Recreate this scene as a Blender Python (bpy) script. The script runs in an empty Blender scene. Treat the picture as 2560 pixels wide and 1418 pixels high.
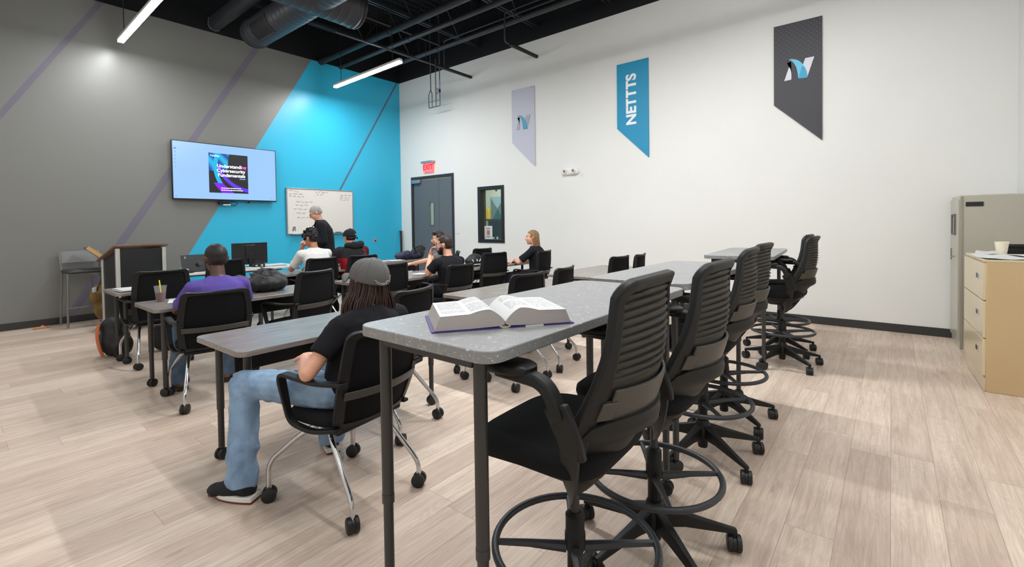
import bpy, bmesh, math, random
from math import sin, cos, pi, radians, floor, sqrt
from mathutils import Vector, Matrix, noise, Euler
random.seed(7)
V = Vector
sc = bpy.context.scene
COL = sc.collection

# ------------------------------------------------------------------ camera, world, exposure, lights
CH = 1.37                                   # eye height of the photographer
yaw, pit, rol = 0.682323867, -0.0209347304, -0.0139922284
f_ = V((cos(yaw)*cos(pit), sin(yaw)*cos(pit), sin(pit)))
r_ = V((sin(yaw), -cos(yaw), 0.0)); u_ = r_.cross(f_)
rr_ = r_*cos(rol)+u_*sin(rol); uu_ = -r_*sin(rol)+u_*cos(rol)
cd = bpy.data.cameras.new('camera'); cam = bpy.data.objects.new('camera', cd); COL.objects.link(cam)
cam.matrix_world = Matrix(((rr_.x, uu_.x, -f_.x, 0), (rr_.y, uu_.y, -f_.y, 0), (rr_.z, uu_.z, -f_.z, CH), (0, 0, 0, 1)))
cd.sensor_width = 36.0; cd.sensor_fit = 'HORIZONTAL'; cd.lens = 1166.99*36/2560
cd.shift_y = -(709-583.87)/2560; cd.clip_start = 0.05
sc.camera = cam
w = bpy.data.worlds.new('world'); sc.world = w; w.use_nodes = True
w.node_tree.nodes['Background'].inputs[0].default_value = (1, 1, 1, 1)
w.node_tree.nodes['Background'].inputs[1].default_value = 0.0
vs = sc.view_settings; vs.view_transform = 'Standard'; vs.look = 'None'; vs.gamma = 1; vs.use_curve_mapping = False
vs.exposure = 0.10
LAMP_W = 56.0                               # watts of each 2.2 m linear lamp
A, B, YB, XL = 7.25, 9.40, -1.04, -3.2      # white wall, accent wall, rear wall, far left wall
ZP, ZC = 4.85, 6.05                         # paint line, roof deck
LAMP_Z = 4.2
lamp_spots = [(1.80, 7.93, -0.7, .65), (5.15, 7.69, -1.2, 1.10), (-1.6, 7.8, 0, .25), (-1.6, 4.2, 0, .2), (-1.6, 0.6, 0, .25), (1.80, 3.4, 0, .25), (1.80, 0.3, 0, .8), (5.15, 0.9, 0, .22), (3.9, 3.05, 0, 2.3)]   # x, y, turn, dimmer; last bar is unseen, added to brighten the white wall

def s2l(c): return tuple(((x/255)/12.92 if x/255 <= .04045 else (((x/255)+.055)/1.055)**2.4) for x in c)+(1.0,)

# ------------------------------------------------------------------ node helper
class NT:
    def __init__(s, name):
        m = bpy.data.materials.new(name); m.use_nodes = True; s.m = m; s.t = m.node_tree; s.n = s.t.nodes; s.b = s.n['Principled BSDF']
    def node(s, typ, **kw):
        n = s.n.new(typ)
        for k, v in kw.items():
            if k.startswith('i_'): s.put(n, k[2:], v)
            else: setattr(n, k, v)
        return n
    def put(s, n, key, v):
        i = n.inputs[int(key)] if key.isdigit() else n.inputs[key]
        if isinstance(v, bpy.types.NodeSocket): s.t.links.new(v, i)
        else: i.default_value = v
    def M(s, op, a, b=0.0, c=0.0, clamp=False):
        n = s.n.new('ShaderNodeMath'); n.operation = op; n.use_clamp = clamp
        for i, v in enumerate((a, b, c)): s.put(n, str(i), v)
        return n.outputs[0]
    def mix(s, f, a, b):
        n = s.n.new('ShaderNodeMix'); n.data_type = 'RGBA'
        s.put(n, '0', f); s.put(n, '6', a); s.put(n, '7', b); return n.outputs[2]
    def xyz(s):
        tc = s.n.new('ShaderNodeTexCoord'); sp = s.n.new('ShaderNodeSeparateXYZ'); s.t.links.new(tc.outputs['Object'], sp.inputs[0])
        return sp.outputs, tc.outputs['Object']
    def comb(s, x, y, z):
        n = s.n.new('ShaderNodeCombineXYZ')
        for i, v in enumerate((x, y, z)): s.put(n, str(i), v)
        return n.outputs[0]
    def noise(s, vec, scale, detail=3, rough=.5, dist=0):
        n = s.n.new('ShaderNodeTexNoise'); s.put(n, 'Vector', vec)
        n.inputs['Scale'].default_value = scale; n.inputs['Detail'].default_value = detail; n.inputs['Roughness'].default_value = rough; n.inputs['Distortion'].default_value = dist
        return n.outputs[0]
    def ramp(s, f, stops):
        n = s.n.new('ShaderNodeValToRGB'); s.put(n, '0', f); e = n.color_ramp.elements
        while len(e) < len(stops): e.new(0.5)
        for x, (p, c) in zip(e, stops): x.position = p; x.color = c
        return n.outputs[0]
    def bump(s, h, strength=.2, dist=.002):
        n = s.n.new('ShaderNodeBump'); s.put(n, 'Height', h); n.inputs['Strength'].default_value = strength; n.inputs['Distance'].default_value = dist
        s.put(s.b, 'Normal', n.outputs[0])

MATS = {}
def mat(name, rgb, rough=.5, metal=0.0, bump=0, bscale=60, emis=None, es=0, spec=None, vary=0, trans=0, coat=0, sheen=0):
    if name in MATS: return MATS[name]
    k = NT(name); b = k.b; col = s2l(rgb)
    b.inputs['Roughness'].default_value = rough; b.inputs['Metallic'].default_value = metal
    _, oc = k.xyz()
    nz = k.noise(oc, bscale, 3)
    v = vary or .04
    lo = tuple(c*(1-v) for c in col[:3])+(1,); hi = tuple(min(1, c*(1+v)) for c in col[:3])+(1,)
    k.put(b, 'Base Color', k.mix(nz, lo, hi))
    if bump: k.bump(nz, bump, .003)
    if emis: b.inputs['Emission Color'].default_value = s2l(emis); b.inputs['Emission Strength'].default_value = es
    if spec is not None: b.inputs['Specular IOR Level'].default_value = spec
    if trans: b.inputs['Transmission Weight'].default_value = trans; b.inputs['IOR'].default_value = 1.3
    if coat: b.inputs['Coat Weight'].default_value = coat
    if sheen: b.inputs['Sheen Weight'].default_value = sheen
    MATS[name] = k.m; return k.m

def m_floor():
    k = NT('oak plank floor'); (x, y, z), oc = k.xyz()
    W, L = .186, 1.24
    yr = k.M('DIVIDE', k.M('ADD', y, .001), W); row = k.M('FLOOR', yr)
    wn = k.node('ShaderNodeTexWhiteNoise', noise_dimensions='1D'); k.put(wn, 'W', row)
    xr = k.M('ADD', k.M('DIVIDE', x, L), k.M('MULTIPLY', wn.outputs[0], 7.3)); idx = k.M('FLOOR', xr)
    wn2 = k.node('ShaderNodeTexWhiteNoise', noise_dimensions='2D'); k.put(wn2, 'Vector', k.comb(row, idx, 0))
    t = wn2.outputs[0]
    fy = k.M('FRACT', yr); fx = k.M('FRACT', xr)
    ey = k.M('MINIMUM', fy, k.M('SUBTRACT', 1, fy)); ex = k.M('MULTIPLY', k.M('MINIMUM', fx, k.M('SUBTRACT', 1, fx)), L/W)
    seam = k.M('LESS_THAN', k.M('MINIMUM', ey, ex), .009)
    off = k.M('MULTIPLY', t, 40)
    v1 = k.comb(k.M('ADD', k.M('MULTIPLY', x, 1.3), off), k.M('ADD', k.M('MULTIPLY', y, 16), off), t)
    g = k.noise(v1, 1.6, 5, .62, .6)
    v2 = k.comb(k.M('ADD', k.M('MULTIPLY', x, 3.0), off), k.M('MULTIPLY', y, 90), t)
    fine = k.noise(v2, 1.3, 3, .6)
    v3 = k.comb(k.M('ADD', k.M('MULTIPLY', x, 1.1), off), k.M('ADD', k.M('MULTIPLY', y, 6.5), off), 0)
    big = k.noise(v3, 1.1, 2, .5, .4)
    rings = k.M('ABSOLUTE', k.M('SINE', k.M('MULTIPLY', big, 75)))
    knot = k.ramp(k.noise(k.comb(k.M('ADD', k.M('MULTIPLY', x, 2.6), off), k.M('ADD', k.M('MULTIPLY', y, 9.0), off), 0), 1.35, 2, .5), [(.69, (0, 0, 0, 1)), (.80, (1, 1, 1, 1))])
    base = k.ramp(g, [(.25, s2l((202, 184, 170))), (.5, s2l((226, 210, 196))), (.75, s2l((238, 225, 212)))])
    tone = k.ramp(t, [(0, s2l((224, 214, 208))), (.5, s2l((240, 233, 226))), (1, s2l((254, 250, 244)))])
    mu = k.node('ShaderNodeMix', data_type='RGBA', blend_type='MULTIPLY'); k.put(mu, '0', .85); k.put(mu, '6', base); k.put(mu, '7', tone)
    c = k.mix(k.M('MULTIPLY', rings, .13), mu.outputs[2], s2l((150, 128, 110)))
    c = k.mix(k.M('MULTIPLY', k.M('SUBTRACT', fine, .45, clamp=True), 1.1), c, s2l((140, 118, 102)))
    c = k.mix(k.M('MULTIPLY', knot, .45), c, s2l((120, 98, 84)))
    c = k.mix(k.M('MULTIPLY', seam, .45), c, s2l((120, 104, 92)))
    k.put(k.b, 'Base Color', c); k.b.inputs['Roughness'].default_value = .42; k.b.inputs['Specular IOR Level'].default_value = .35
    k.bump(k.M('SUBTRACT', fine, k.M('MULTIPLY', seam, 2)), .06, .001)
    return k.m

def m_accent():
    k = NT('accent wall paint'); (x, y, z), oc = k.xyz()
    sx = lambda x0, z0, s: k.M('SUBTRACT', x, k.M('ADD', k.M('MULTIPLY', k.M('SUBTRACT', z, z0), s), x0))
    blue = k.M('GREATER_THAN', sx(3.868, 2.882, .5815), 0)
    def stripe(x0, z0, s, wd): return k.M('LESS_THAN', k.M('ABSOLUTE', sx(x0, z0, s)), wd/2)
    st1 = stripe(.616, 3.013, .5705, .078); st2 = stripe(2.758, 2.778, .580, .119); st3 = stripe(5.605, 2.175, .588, .052)
    c = k.mix(blue, s2l((124, 124, 121)), s2l((52, 182, 220)))
    c = k.mix(k.M('MAXIMUM', st1, st2), c, s2l((112, 108, 122)))
    c = k.mix(st3, c, s2l((84, 112, 140)))
    c = k.mix(k.M('GREATER_THAN', z, ZP), c, s2l((30, 31, 34)))
    k.put(k.b, 'Base Color', c); k.b.inputs['Roughness'].default_value = .36; k.b.inputs['Specular IOR Level'].default_value = .42
    k.bump(k.noise(oc, 45, 4, .6), .05, .002)
    return k.m
def m_white():
    k = NT('white wall paint'); (x, y, z), oc = k.xyz()
    c = k.mix(k.noise(oc, 1.2, 2), s2l((226, 225, 221)), s2l((232, 231, 227)))
    c = k.mix(k.M('GREATER_THAN', z, ZP), c, s2l((30, 31, 34)))
    k.put(k.b, 'Base Color', c); k.b.inputs['Roughness'].default_value = .6; k.b.inputs['Specular IOR Level'].default_value = .25
    k.bump(k.noise(oc, 60, 3, .6), .04, .002)
    return k.m
def m_deck():
    k = NT('black corrugated deck'); (x, y, z), oc = k.xyz()
    k.put(k.b, 'Base Color', s2l((24, 25, 28))); k.b.inputs['Roughness'].default_value = .6
    return k.m
def m_speckle():
    k = NT('speckled grey laminate'); (x, y, z), oc = k.xyz()
    warp = k.noise(oc, 22, 2, .5)
    v = k.comb(k.M('ADD', x, k.M('MULTIPLY', warp, .10)), k.M('ADD', y, k.M('MULTIPLY', k.noise(oc, 31, 2), .10)), z)
    line = k.M('LESS_THAN', k.M('ABSOLUTE', k.M('SUBTRACT', k.noise(v, 38, 1, .4, .8), .5)), .017)
    gate = k.M('GREATER_THAN', k.noise(oc, 33, 1), .5)
    line = k.M('MULTIPLY', line, gate)
    vo = k.node('ShaderNodeTexVoronoi', feature='F1'); k.put(vo, 'Vector', v); vo.inputs['Scale'].default_value = 62
    dots = k.M('MULTIPLY', k.M('LESS_THAN', vo.outputs['Distance'], .20), k.M('GREATER_THAN', k.noise(oc, 40, 0), .52))
    vo2 = k.node('ShaderNodeTexVoronoi', feature='F1'); k.put(vo2, 'Vector', oc); vo2.inputs['Scale'].default_value = 90
    dk = k.M('MULTIPLY', k.M('LESS_THAN', vo2.outputs['Distance'], .16), k.M('GREATER_THAN', k.noise(oc, 27, 0), .6))
    c = k.mix(k.noise(oc, 300, 2), s2l((122, 122, 122)), s2l((146, 146, 146)))
    c = k.mix(k.M('MULTIPLY', line, .45), c, s2l((190, 190, 190)))
    c = k.mix(k.M('MULTIPLY', dk, .8), c, s2l((70, 70, 72)))
    c = k.mix(k.M('MULTIPLY', dots, .85), c, s2l((205, 205, 203)))
    k.put(k.b, 'Base Color', c); k.b.inputs['Roughness'].default_value = .34
    return k.m
def m_lam(name, c1, c2, rough=.26, sc_=1.0):
    k = NT(name); (x, y, z), oc = k.xyz()
    g = k.noise(k.comb(k.M('MULTIPLY', x, 1.6*sc_), k.M('MULTIPLY', y, 42*sc_), k.M('MULTIPLY', z, 42)), 2.2, 4, .6, .3)
    k.put(k.b, 'Base Color', k.ramp(g, [(.3, s2l(c1)), (.7, s2l(c2))])); k.b.inputs['Roughness'].default_value = rough
    return k.m
def m_denim(name, c1, c2):
    k = NT(name); _, oc = k.xyz()
    c = k.ramp(k.noise(oc, 7, 3, .6), [(.3, s2l(c1)), (.7, s2l(c2))])
    c = k.mix(k.M('MULTIPLY', k.noise(oc, 260, 2), .35), c, s2l(tuple(min(255, v+45) for v in c2)))
    k.put(k.b, 'Base Color', c); k.b.inputs['Roughness'].default_value = .85; k.bump(k.noise(oc, 300, 2), .25, .001)
    return k.m
def m_page():
    k = NT('printed page'); (x, y, z), oc = k.xyz()
    ln = k.M('LESS_THAN', k.M('FRACT', k.M('MULTIPLY', y, 210)), .45)
    word = k.M('GREATER_THAN', k.noise(k.comb(k.M('MULTIPLY', x, 260), k.M('MULTIPLY', k.M('FLOOR', k.M('MULTIPLY', y, 210)), 7.7), 0), 1.0, 0), .43)
    ax = k.M('ABSOLUTE', x)
    ax2 = k.M('ABSOLUTE', k.M('SUBTRACT', ax, .112))
    c1 = k.M('MULTIPLY', k.M('GREATER_THAN', ax2, .007), k.M('LESS_THAN', ax2, .083))
    ay = k.M('ABSOLUTE', y); c2 = k.M('LESS_THAN', ay, .112)
    blk = k.M('GREATER_THAN', k.noise(k.comb(k.M('MULTIPLY', k.M('FLOOR', k.M('MULTIPLY', x, 9)), 3.1), k.M('MULTIPLY', y, 14), 0), 1.0, 0), .4)
    ink = k.M('MULTIPLY', k.M('MULTIPLY', ln, word), k.M('MULTIPLY', k.M('MULTIPLY', c1, c2), blk))
    k.put(k.b, 'Base Color', k.mix(k.M('MULTIPLY', ink, .75), s2l((208, 208, 207)), s2l((60, 60, 66)))); k.b.inputs['Roughness'].default_value = .7
    return k.m
def m_edgepages():
    k = NT('page block edge'); (x, y, z), oc = k.xyz()
    g = k.noise(k.comb(x, y, k.M('MULTIPLY', z, 900)), 1.0, 2)
    k.put(k.b, 'Base Color', k.mix(g, s2l((164, 156, 154)), s2l((196, 188, 184)))); k.b.inputs['Roughness'].default_value = .8
    return k.m
def m_cover():
    k = NT('slide cover art'); (x, y, z), oc = k.xyz()
    u = k.M('DIVIDE', x, .33); v = k.M('DIVIDE', z, .35)
    curve = k.M('ADD', u, k.M('MULTIPLY', k.M('MULTIPLY', v, v), .45))
    left = k.M('LESS_THAN', k.M('ADD', u, k.M('MULTIPLY', v, -.12)), -.10)
    low = k.M('SUBTRACT', 0, v)
    w1 = k.M('SINE', k.M('ADD', k.M('MULTIPLY', curve, 9), k.M('MULTIPLY', v, 3)))
    bluec = k.mix(k.M('MULTIPLY_ADD', w1, .5, .5, clamp=True), s2l((10, 60, 170)), s2l((0, 190, 235)))
    dark = s2l((22, 20, 28))
    arc = lambda cx, cz, r, wd: k.M('LESS_THAN', k.M('ABSOLUTE', k.M('SUBTRACT', k.M('SQRT', k.M('ADD', k.M('POWER', k.M('ABSOLUTE', k.M('SUBTRACT', u, cx)), 2), k.M('POWER', k.M('ABSOLUTE', k.M('SUBTRACT', v, cz)), 2))), r)), wd)
    top = k.M('MULTIPLY', left, k.M('GREATER_THAN', v, .1))
    c = k.mix(top, dark, bluec)
    c = k.mix(arc(1.1, .35, 1.75, .10), c, s2l((0, 185, 240)))
    c = k.mix(k.M('MULTIPLY', arc(1.15, .9, 1.75, .09), k.M('LESS_THAN', v, .35)), c, s2l((96, 46, 235)))
    c = k.mix(k.M('MULTIPLY', arc(1.3, .8, 2.25, .18), k.M('LESS_THAN', v, -.5)), c, s2l((130, 10, 235)))
    k.put(k.b, 'Base Color', (0, 0, 0, 1)); k.put(k.b, 'Emission Color', c); k.b.inputs['Emission Strength'].default_value = .95
    return k.m
def m_hair(name, c1, c2):
    k = NT(name); (x, y, z), oc = k.xyz()
    g = k.noise(k.comb(k.M('MULTIPLY', x, 160), k.M('MULTIPLY', y, 160), k.M('MULTIPLY', z, 8)), 1, 3)
    k.put(k.b, 'Base Color', k.ramp(g, [(.3, s2l(c1)), (.75, s2l(c2))])); k.b.inputs['Roughness'].default_value = .5; k.b.inputs['Specular IOR Level'].default_value = .35
    k.bump(g, .4, .002)
    return k.m
def m_dots(name, base, dot, slant=False):
    k = NT(name); (x, y, z), oc = k.xyz()
    if slant:
        t = k.M('FRACT', k.M('MULTIPLY', k.M('ADD', y, z), 28)); msk = k.M('MULTIPLY', k.M('LESS_THAN', t, .3), k.M('GREATER_THAN', z, .25))
    else:
        a = k.M('FRACT', k.M('MULTIPLY', k.M('ADD', y, z), 16)); b = k.M('FRACT', k.M('MULTIPLY', k.M('SUBTRACT', y, z), 16))
        d = k.M('ADD', k.M('POWER', k.M('ABSOLUTE', k.M('SUBTRACT', a, .5)), 2), k.M('POWER', k.M('ABSOLUTE', k.M('SUBTRACT', b, .5)), 2))
        msk = k.M('MULTIPLY', k.M('LESS_THAN', d, .045), k.M('ADD', k.M('MULTIPLY', z, .5), .6, clamp=True))
    k.put(k.b, 'Base Color', k.mix(k.M('MULTIPLY', msk, .5), s2l(base), s2l(dot))); k.b.inputs['Roughness'].default_value = .55
    return k.m
def m_mesh(name, rgb):
    k = NT(name); (x, y, z), oc = k.xyz()
    a = k.M('SINE', k.M('MULTIPLY', x, 1500)); b = k.M('SINE', k.M('MULTIPLY', z, 1500))
    g = k.M('MULTIPLY_ADD', k.M('MULTIPLY', a, b), .5, .5)
    k.put(k.b, 'Base Color', k.mix(g, s2l(tuple(v*.5 for v in rgb)), s2l(rgb))); k.b.inputs['Roughness'].default_value = .85; k.bump(g, .3, .001)
    k.b.inputs['Specular IOR Level'].default_value = .15
    return k.m

FLOOR = m_floor(); ACC = m_accent(); WHITE = m_white(); DECK = m_deck(); SPECK = m_speckle()
LAM = m_lam('grey woodgrain laminate', (112, 104, 99), (148, 141, 135)); LAMEDGE = LAM
CHROME = mat('chrome', (205, 205, 208), .12, 1)
BLKP = mat('black plastic', (22, 22, 23), .45, 0, .05, 200, spec=.3)
STLP = mat('charcoal stool plastic', (30, 30, 30), .5, 0, .08, 250, spec=.28)
SLAT = mat('dark grey slat plastic', (60, 57, 52), .55, 0, .08, 250, spec=.28)
BLKF = mat('black fabric', (20, 20, 22), .9, 0, .3, 350, spec=.2)
MESH = m_mesh('black mesh fabric', (24, 24, 27))
LEG = mat('graphite tube', (62, 61, 60), .38, .35)
RUB = mat('black rubber', (22, 22, 23), .5)
BLKM = mat('black painted metal', (44, 46, 51), .42, .0, spec=.5)
DUCTM = mat('charcoal duct', (60, 62, 67), .42, .2)
WHP = mat('white plastic', (232, 231, 226), .4)
PAPER = mat('white paper', (206, 206, 206), .75)
PAGE = m_page(); PEDGE = m_edgepages()
SKIN_L = mat('light skin', (222, 164, 138), .5, 0, .12, 90, vary=.08)
SKIN_T = mat('tan skin', (190, 128, 98), .5, 0, .12, 90, vary=.08)
SKIN_D = mat('brown skin', (84, 54, 42), .42, 0, .12, 90, vary=.1)
BASEB = mat('charcoal vinyl baseboard', (50, 50, 50), .45)

# ------------------------------------------------------------------ geometry helper
class G:
    def __init__(s): s.b = bmesh.new()
    def ring(s, pts): return [s.b.verts.new(p) for p in pts]
    def skin(s, rings, closed=True, cap=True, loop=False):
        R = [s.ring(r) for r in rings]; n = len(R[0])
        m = len(R) if loop else len(R)-1
        for i in range(m):
            a, c = R[i], R[(i+1) % len(R)]
            for j in range(n if closed else n-1):
                s.b.faces.new((a[j], a[(j+1) % n], c[(j+1) % n], c[j]))
        if cap and not loop and closed:
            s.b.faces.new(R[0][::-1]); s.b.faces.new(R[-1])
        return s
    def box(s, c, d, rz=0, rot=None):
        c = V(c); h = V(d)/2; Mx = rot or Matrix.Rotation(rz, 3, 'Z')
        P = [c+Mx@V((sx*h.x, sy*h.y, sz*h.z)) for sz in (-1, 1) for sx, sy in ((-1, -1), (1, -1), (1, 1), (-1, 1))]
        return s.skin([P[:4], P[4:]])
    def prism(s, outline, z0, z1):
        return s.skin([[V((x, y, z0)) for x, y in outline], [V((x, y, z1)) for x, y in outline]])
    def cyl(s, p0, p1, r0, r1=None, n=16, cap=True):
        return s.tube([p0, p1], [r0, r0 if r1 is None else r1], n, cap)
    def tube(s, pts, r, n=10, cap=True, loop=False, flat=1.0, up=None):
        pts = [V(p) for p in pts]; m = len(pts); rs = r if isinstance(r, (list, tuple)) else [r]*m
        T = []
        for i in range(m):
            if loop: t = pts[(i+1) % m]-pts[i-1]
            else: t = pts[min(i+1, m-1)]-pts[max(i-1, 0)]
            T.append(t.normalized() if t.length > 1e-9 else V((0, 0, 1)))
        u0 = V(up) if up else (V((0, 0, 1)) if abs(T[0].z) < .9 else V((1, 0, 0)))
        u = (u0-T[0]*u0.dot(T[0])).normalized(); rings = []
        for i in range(m):
            u = (u-T[i]*u.dot(T[i]))
            u = u.normalized() if u.length > 1e-6 else T[i].orthogonal().normalized()
            v = T[i].cross(u)
            rings.append([pts[i]+(u*cos(2*pi*j/n)*flat+v*sin(2*pi*j/n))*rs[i] for j in range(n)])
        return s.skin(rings, True, cap, loop)
    def ribbon(s, pts, wdir, w, th, loop=False):
        pts = [V(p) for p in pts]; m = len(pts); wd = V(wdir).normalized(); rings = []
        ws = w if isinstance(w, (list, tuple)) else [w]*m
        for i in range(m):
            t = (pts[(i+1) % m]-pts[i-1]) if loop else (pts[min(i+1, m-1)]-pts[max(i-1, 0)])
            t.normalize(); nn = t.cross(wd).normalized(); a = wd*ws[i]/2; b_ = nn*th/2
            rings.append([pts[i]+a+b_, pts[i]-a+b_, pts[i]-a-b_, pts[i]+a-b_])
        return s.skin(rings, True, True, loop)
    def frame(s, fn, path, w, th, loop=True):
        """band following path [(u,v)..] on surface fn; w across the surface, th along its normal"""
        P = [fn(*q) for q in path]; m = len(P); rings = []
        for i in range(m):
            if loop: t = P[(i+1) % m]-P[i-1]
            else: t = P[min(i+1, m-1)]-P[max(i-1, 0)]
            t.normalize(); u, v = path[i]; e = .01
            nn = (fn(u+e, v)-fn(u-e, v)).cross(fn(u, v+e)-fn(u, v-e)).normalized()
            a = nn.cross(t).normalized()*(w(i) if callable(w) else w)/2; b_ = nn*th/2
            rings.append([P[i]+a+b_, P[i]-a+b_, P[i]-a-b_, P[i]+a-b_])
        return s.skin(rings, True, True, loop)
    def sheet(s, fn, u0, u1, v0, v1, nu, nv, th, off=0.0):
        F, K = [], []
        for j in range(nv+1):
            a, b_ = [], []
            for i in range(nu+1):
                u = u0+(u1-u0)*i/nu; v = v0+(v1-v0)*j/nv; e = .004
                p = fn(u, v); nn = (fn(u+e, v)-fn(u-e, v)).cross(fn(u, v+e)-fn(u, v-e)).normalized()
                a.append(s.b.verts.new(p+nn*(off+th/2))); b_.append(s.b.verts.new(p+nn*(off-th/2)))
            F.append(a); K.append(b_)
        nf = s.b.faces.new
        for j in range(nv):
            for i in range(nu):
                nf((F[j][i], F[j][i+1], F[j+1][i+1], F[j+1][i])); nf((K[j][i], K[j+1][i], K[j+1][i+1], K[j][i+1]))
            nf((F[j][0], F[j+1][0], K[j+1][0], K[j][0])); nf((F[j][nu], K[j][nu], K[j+1][nu], F[j+1][nu]))
        for i in range(nu):
            nf((F[0][i], K[0][i], K[0][i+1], F[0][i+1])); nf((F[nv][i], F[nv][i+1], K[nv][i+1], K[nv][i]))
        return s
    def lathe(s, prof, c=(0, 0, 0), n=24, axis='Z', cap=True):
        c = V(c); rings = []
        for r, h in prof:
            ring = []
            for j in range(n):
                a = 2*pi*j/n; p = V((r*cos(a), r*sin(a), h))
                if axis == 'X': p = V((p.z, p.x, p.y))
                if axis == 'Y': p = V((p.x, p.z, p.y))
                ring.append(c+p)
            rings.append(ring)
        return s.skin(rings, True, cap)
    def ell(s, c, r, rot=None, n=16, m=10):
        c = V(c); r = V(r) if not isinstance(r, (int, float)) else V((r, r, r)); rings = []
        for i in range(1, m):
            t = pi*i/m
            rings.append([c+((rot or Matrix.Identity(3))@V((r.x*sin(t)*cos(2*pi*j/n), r.y*sin(t)*sin(2*pi*j/n), -r.z*cos(t)))) for j in range(n)])
        return s.skin(rings)
    def cap(s, p0, r0, p1, r1, n=14):
        """capsule"""
        p0, p1 = V(p0), V(p1); d = (p1-p0); t = d.normalized(); pts, rs = [], []
        for k in (-1, -.85, -.5): pts.append(p0+t*r0*k); rs.append(r0*sqrt(max(.0, 1-k*k))+.0005)
        pts.append(p0); rs.append(r0); pts.append(p1); rs.append(r1)
        for k in (.5, .85, 1): pts.append(p1+t*r1*k); rs.append(r1*sqrt(max(.0, 1-k*k))+.0005)
        return s.tube(pts, rs, n)
    def mesh(s, smooth=40):
        me = bpy.data.meshes.new('m'); bmesh.ops.recalc_face_normals(s.b, faces=s.b.faces); s.b.to_mesh(me); s.b.free()
        for p in me.polygons: p.use_smooth = True
        if smooth < 180: me.set_sharp_from_angle(angle=radians(smooth))
        return me
    def obj(s, name, m, parent=None, bev=0, smooth=40, sub=0, loc=None, rz=0, seg=2):
        o = bpy.data.objects.new(name, s.mesh(smooth)); o.data.name = name; COL.objects.link(o)
        for mm in (m if isinstance(m, (list, tuple)) else [m]): o.data.materials.append(mm)
        if parent: o.parent = parent
        if loc is not None: o.location = loc
        o.rotation_euler = (0, 0, rz)
        if bev:
            x = o.modifiers.new('b', 'BEVEL'); x.width = bev; x.segments = seg; x.limit_method = 'ANGLE'; x.angle_limit = radians(40)
        if sub:
            x = o.modifiers.new('s', 'SUBSURF'); x.levels = sub; x.render_levels = sub
        return o

def rrect(w, d, r, seg=5, cx=0, cy=0):
    P = []
    for (sx, sy, a0) in ((1, 1, 0), (-1, 1, 90), (-1, -1, 180), (1, -1, 270)):
        for i in range(seg+1):
            a = radians(a0+90*i/seg); P.append((cx+sx*(w/2-r)+r*cos(a), cy+sy*(d/2-r)+r*sin(a)))
    return P
def fillet(pts, rad, seg=5):
    pts = [V(p) for p in pts]; out = [pts[0]]
    for i in range(1, len(pts)-1):
        a, b, c = pts[i-1], pts[i], pts[i+1]; d1, d2 = (a-b), (c-b)
        r = min(rad, d1.length*.48, d2.length*.48); p0 = b+d1.normalized()*r; p1 = b+d2.normalized()*r
        for k in range(seg+1):
            t = k/seg; out.append(p0*(1-t)**2+b*2*t*(1-t)+p1*t*t)
    out.append(pts[-1]); return out
def curve(pts, seg=6):
    pts = [V(p) for p in pts]; P = [pts[0]*2-pts[1]]+pts+[pts[-1]*2-pts[-2]]; out = []
    for i in range(1, len(P)-2):
        for k in range(seg):
            t = k/seg; a, b, c, d = P[i-1], P[i], P[i+1], P[i+2]
            out.append(.5*((2*b)+(c-a)*t+(2*a-5*b+4*c-d)*t*t+(-a+3*b-3*c+d)*t**3))
    out.append(pts[-1]); return out
def thing(name, label, cat, loc=(0, 0, 0), rz=0, group=None):
    o = bpy.data.objects.new(name, None); COL.objects.link(o); o.location = loc; o.rotation_euler = (0, 0, rz); o.empty_display_size = .1
    return tag(o, label, cat, group)
def tag(o, label, cat, group=None):
    o['label'] = label; o['category'] = cat
    if group: o['group'] = group
    return o
def struct(o, label=None):
    o['kind'] = 'structure'
    if label: o['label'] = label
    return o
def kids(o): return [c for c in bpy.data.objects if c.parent == o]
def dup(root, loc, rz, label, group=None, tree=None):
    def cp(o, par):
        c = o.copy(); COL.objects.link(c); c.parent = par
        for k in TREE.get(o, []): cp(k, c)
        return c
    TREE = {}
    for o in bpy.data.objects:
        if o.parent: TREE.setdefault(o.parent, []).append(o)
    r = cp(root, None); r.location = loc; r.rotation_euler = (0, 0, rz); r['label'] = label
    if group: r['group'] = group
    return r
def text(body, size, m, parent, loc, rot, name='lettering', ext=.001, off=0.0, align='CENTER', label=None, sx=1.0):
    c = bpy.data.curves.new(name, 'FONT'); c.body = body; c.size = size; c.extrude = ext; c.offset = off; c.align_x = align; c.align_y = 'CENTER'
    tmp = bpy.data.objects.new(name, c); COL.objects.link(tmp); c.materials.append(m)
    dg = bpy.context.evaluated_depsgraph_get(); me = bpy.data.meshes.new_from_object(tmp.evaluated_get(dg)); bpy.data.objects.remove(tmp)
    o = bpy.data.objects.new(name, me); COL.objects.link(o); o.parent = parent; o.location = loc; o.rotation_euler = rot; o.scale = (sx, 1, 1)
    if label: o['label'] = label
    return o

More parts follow.
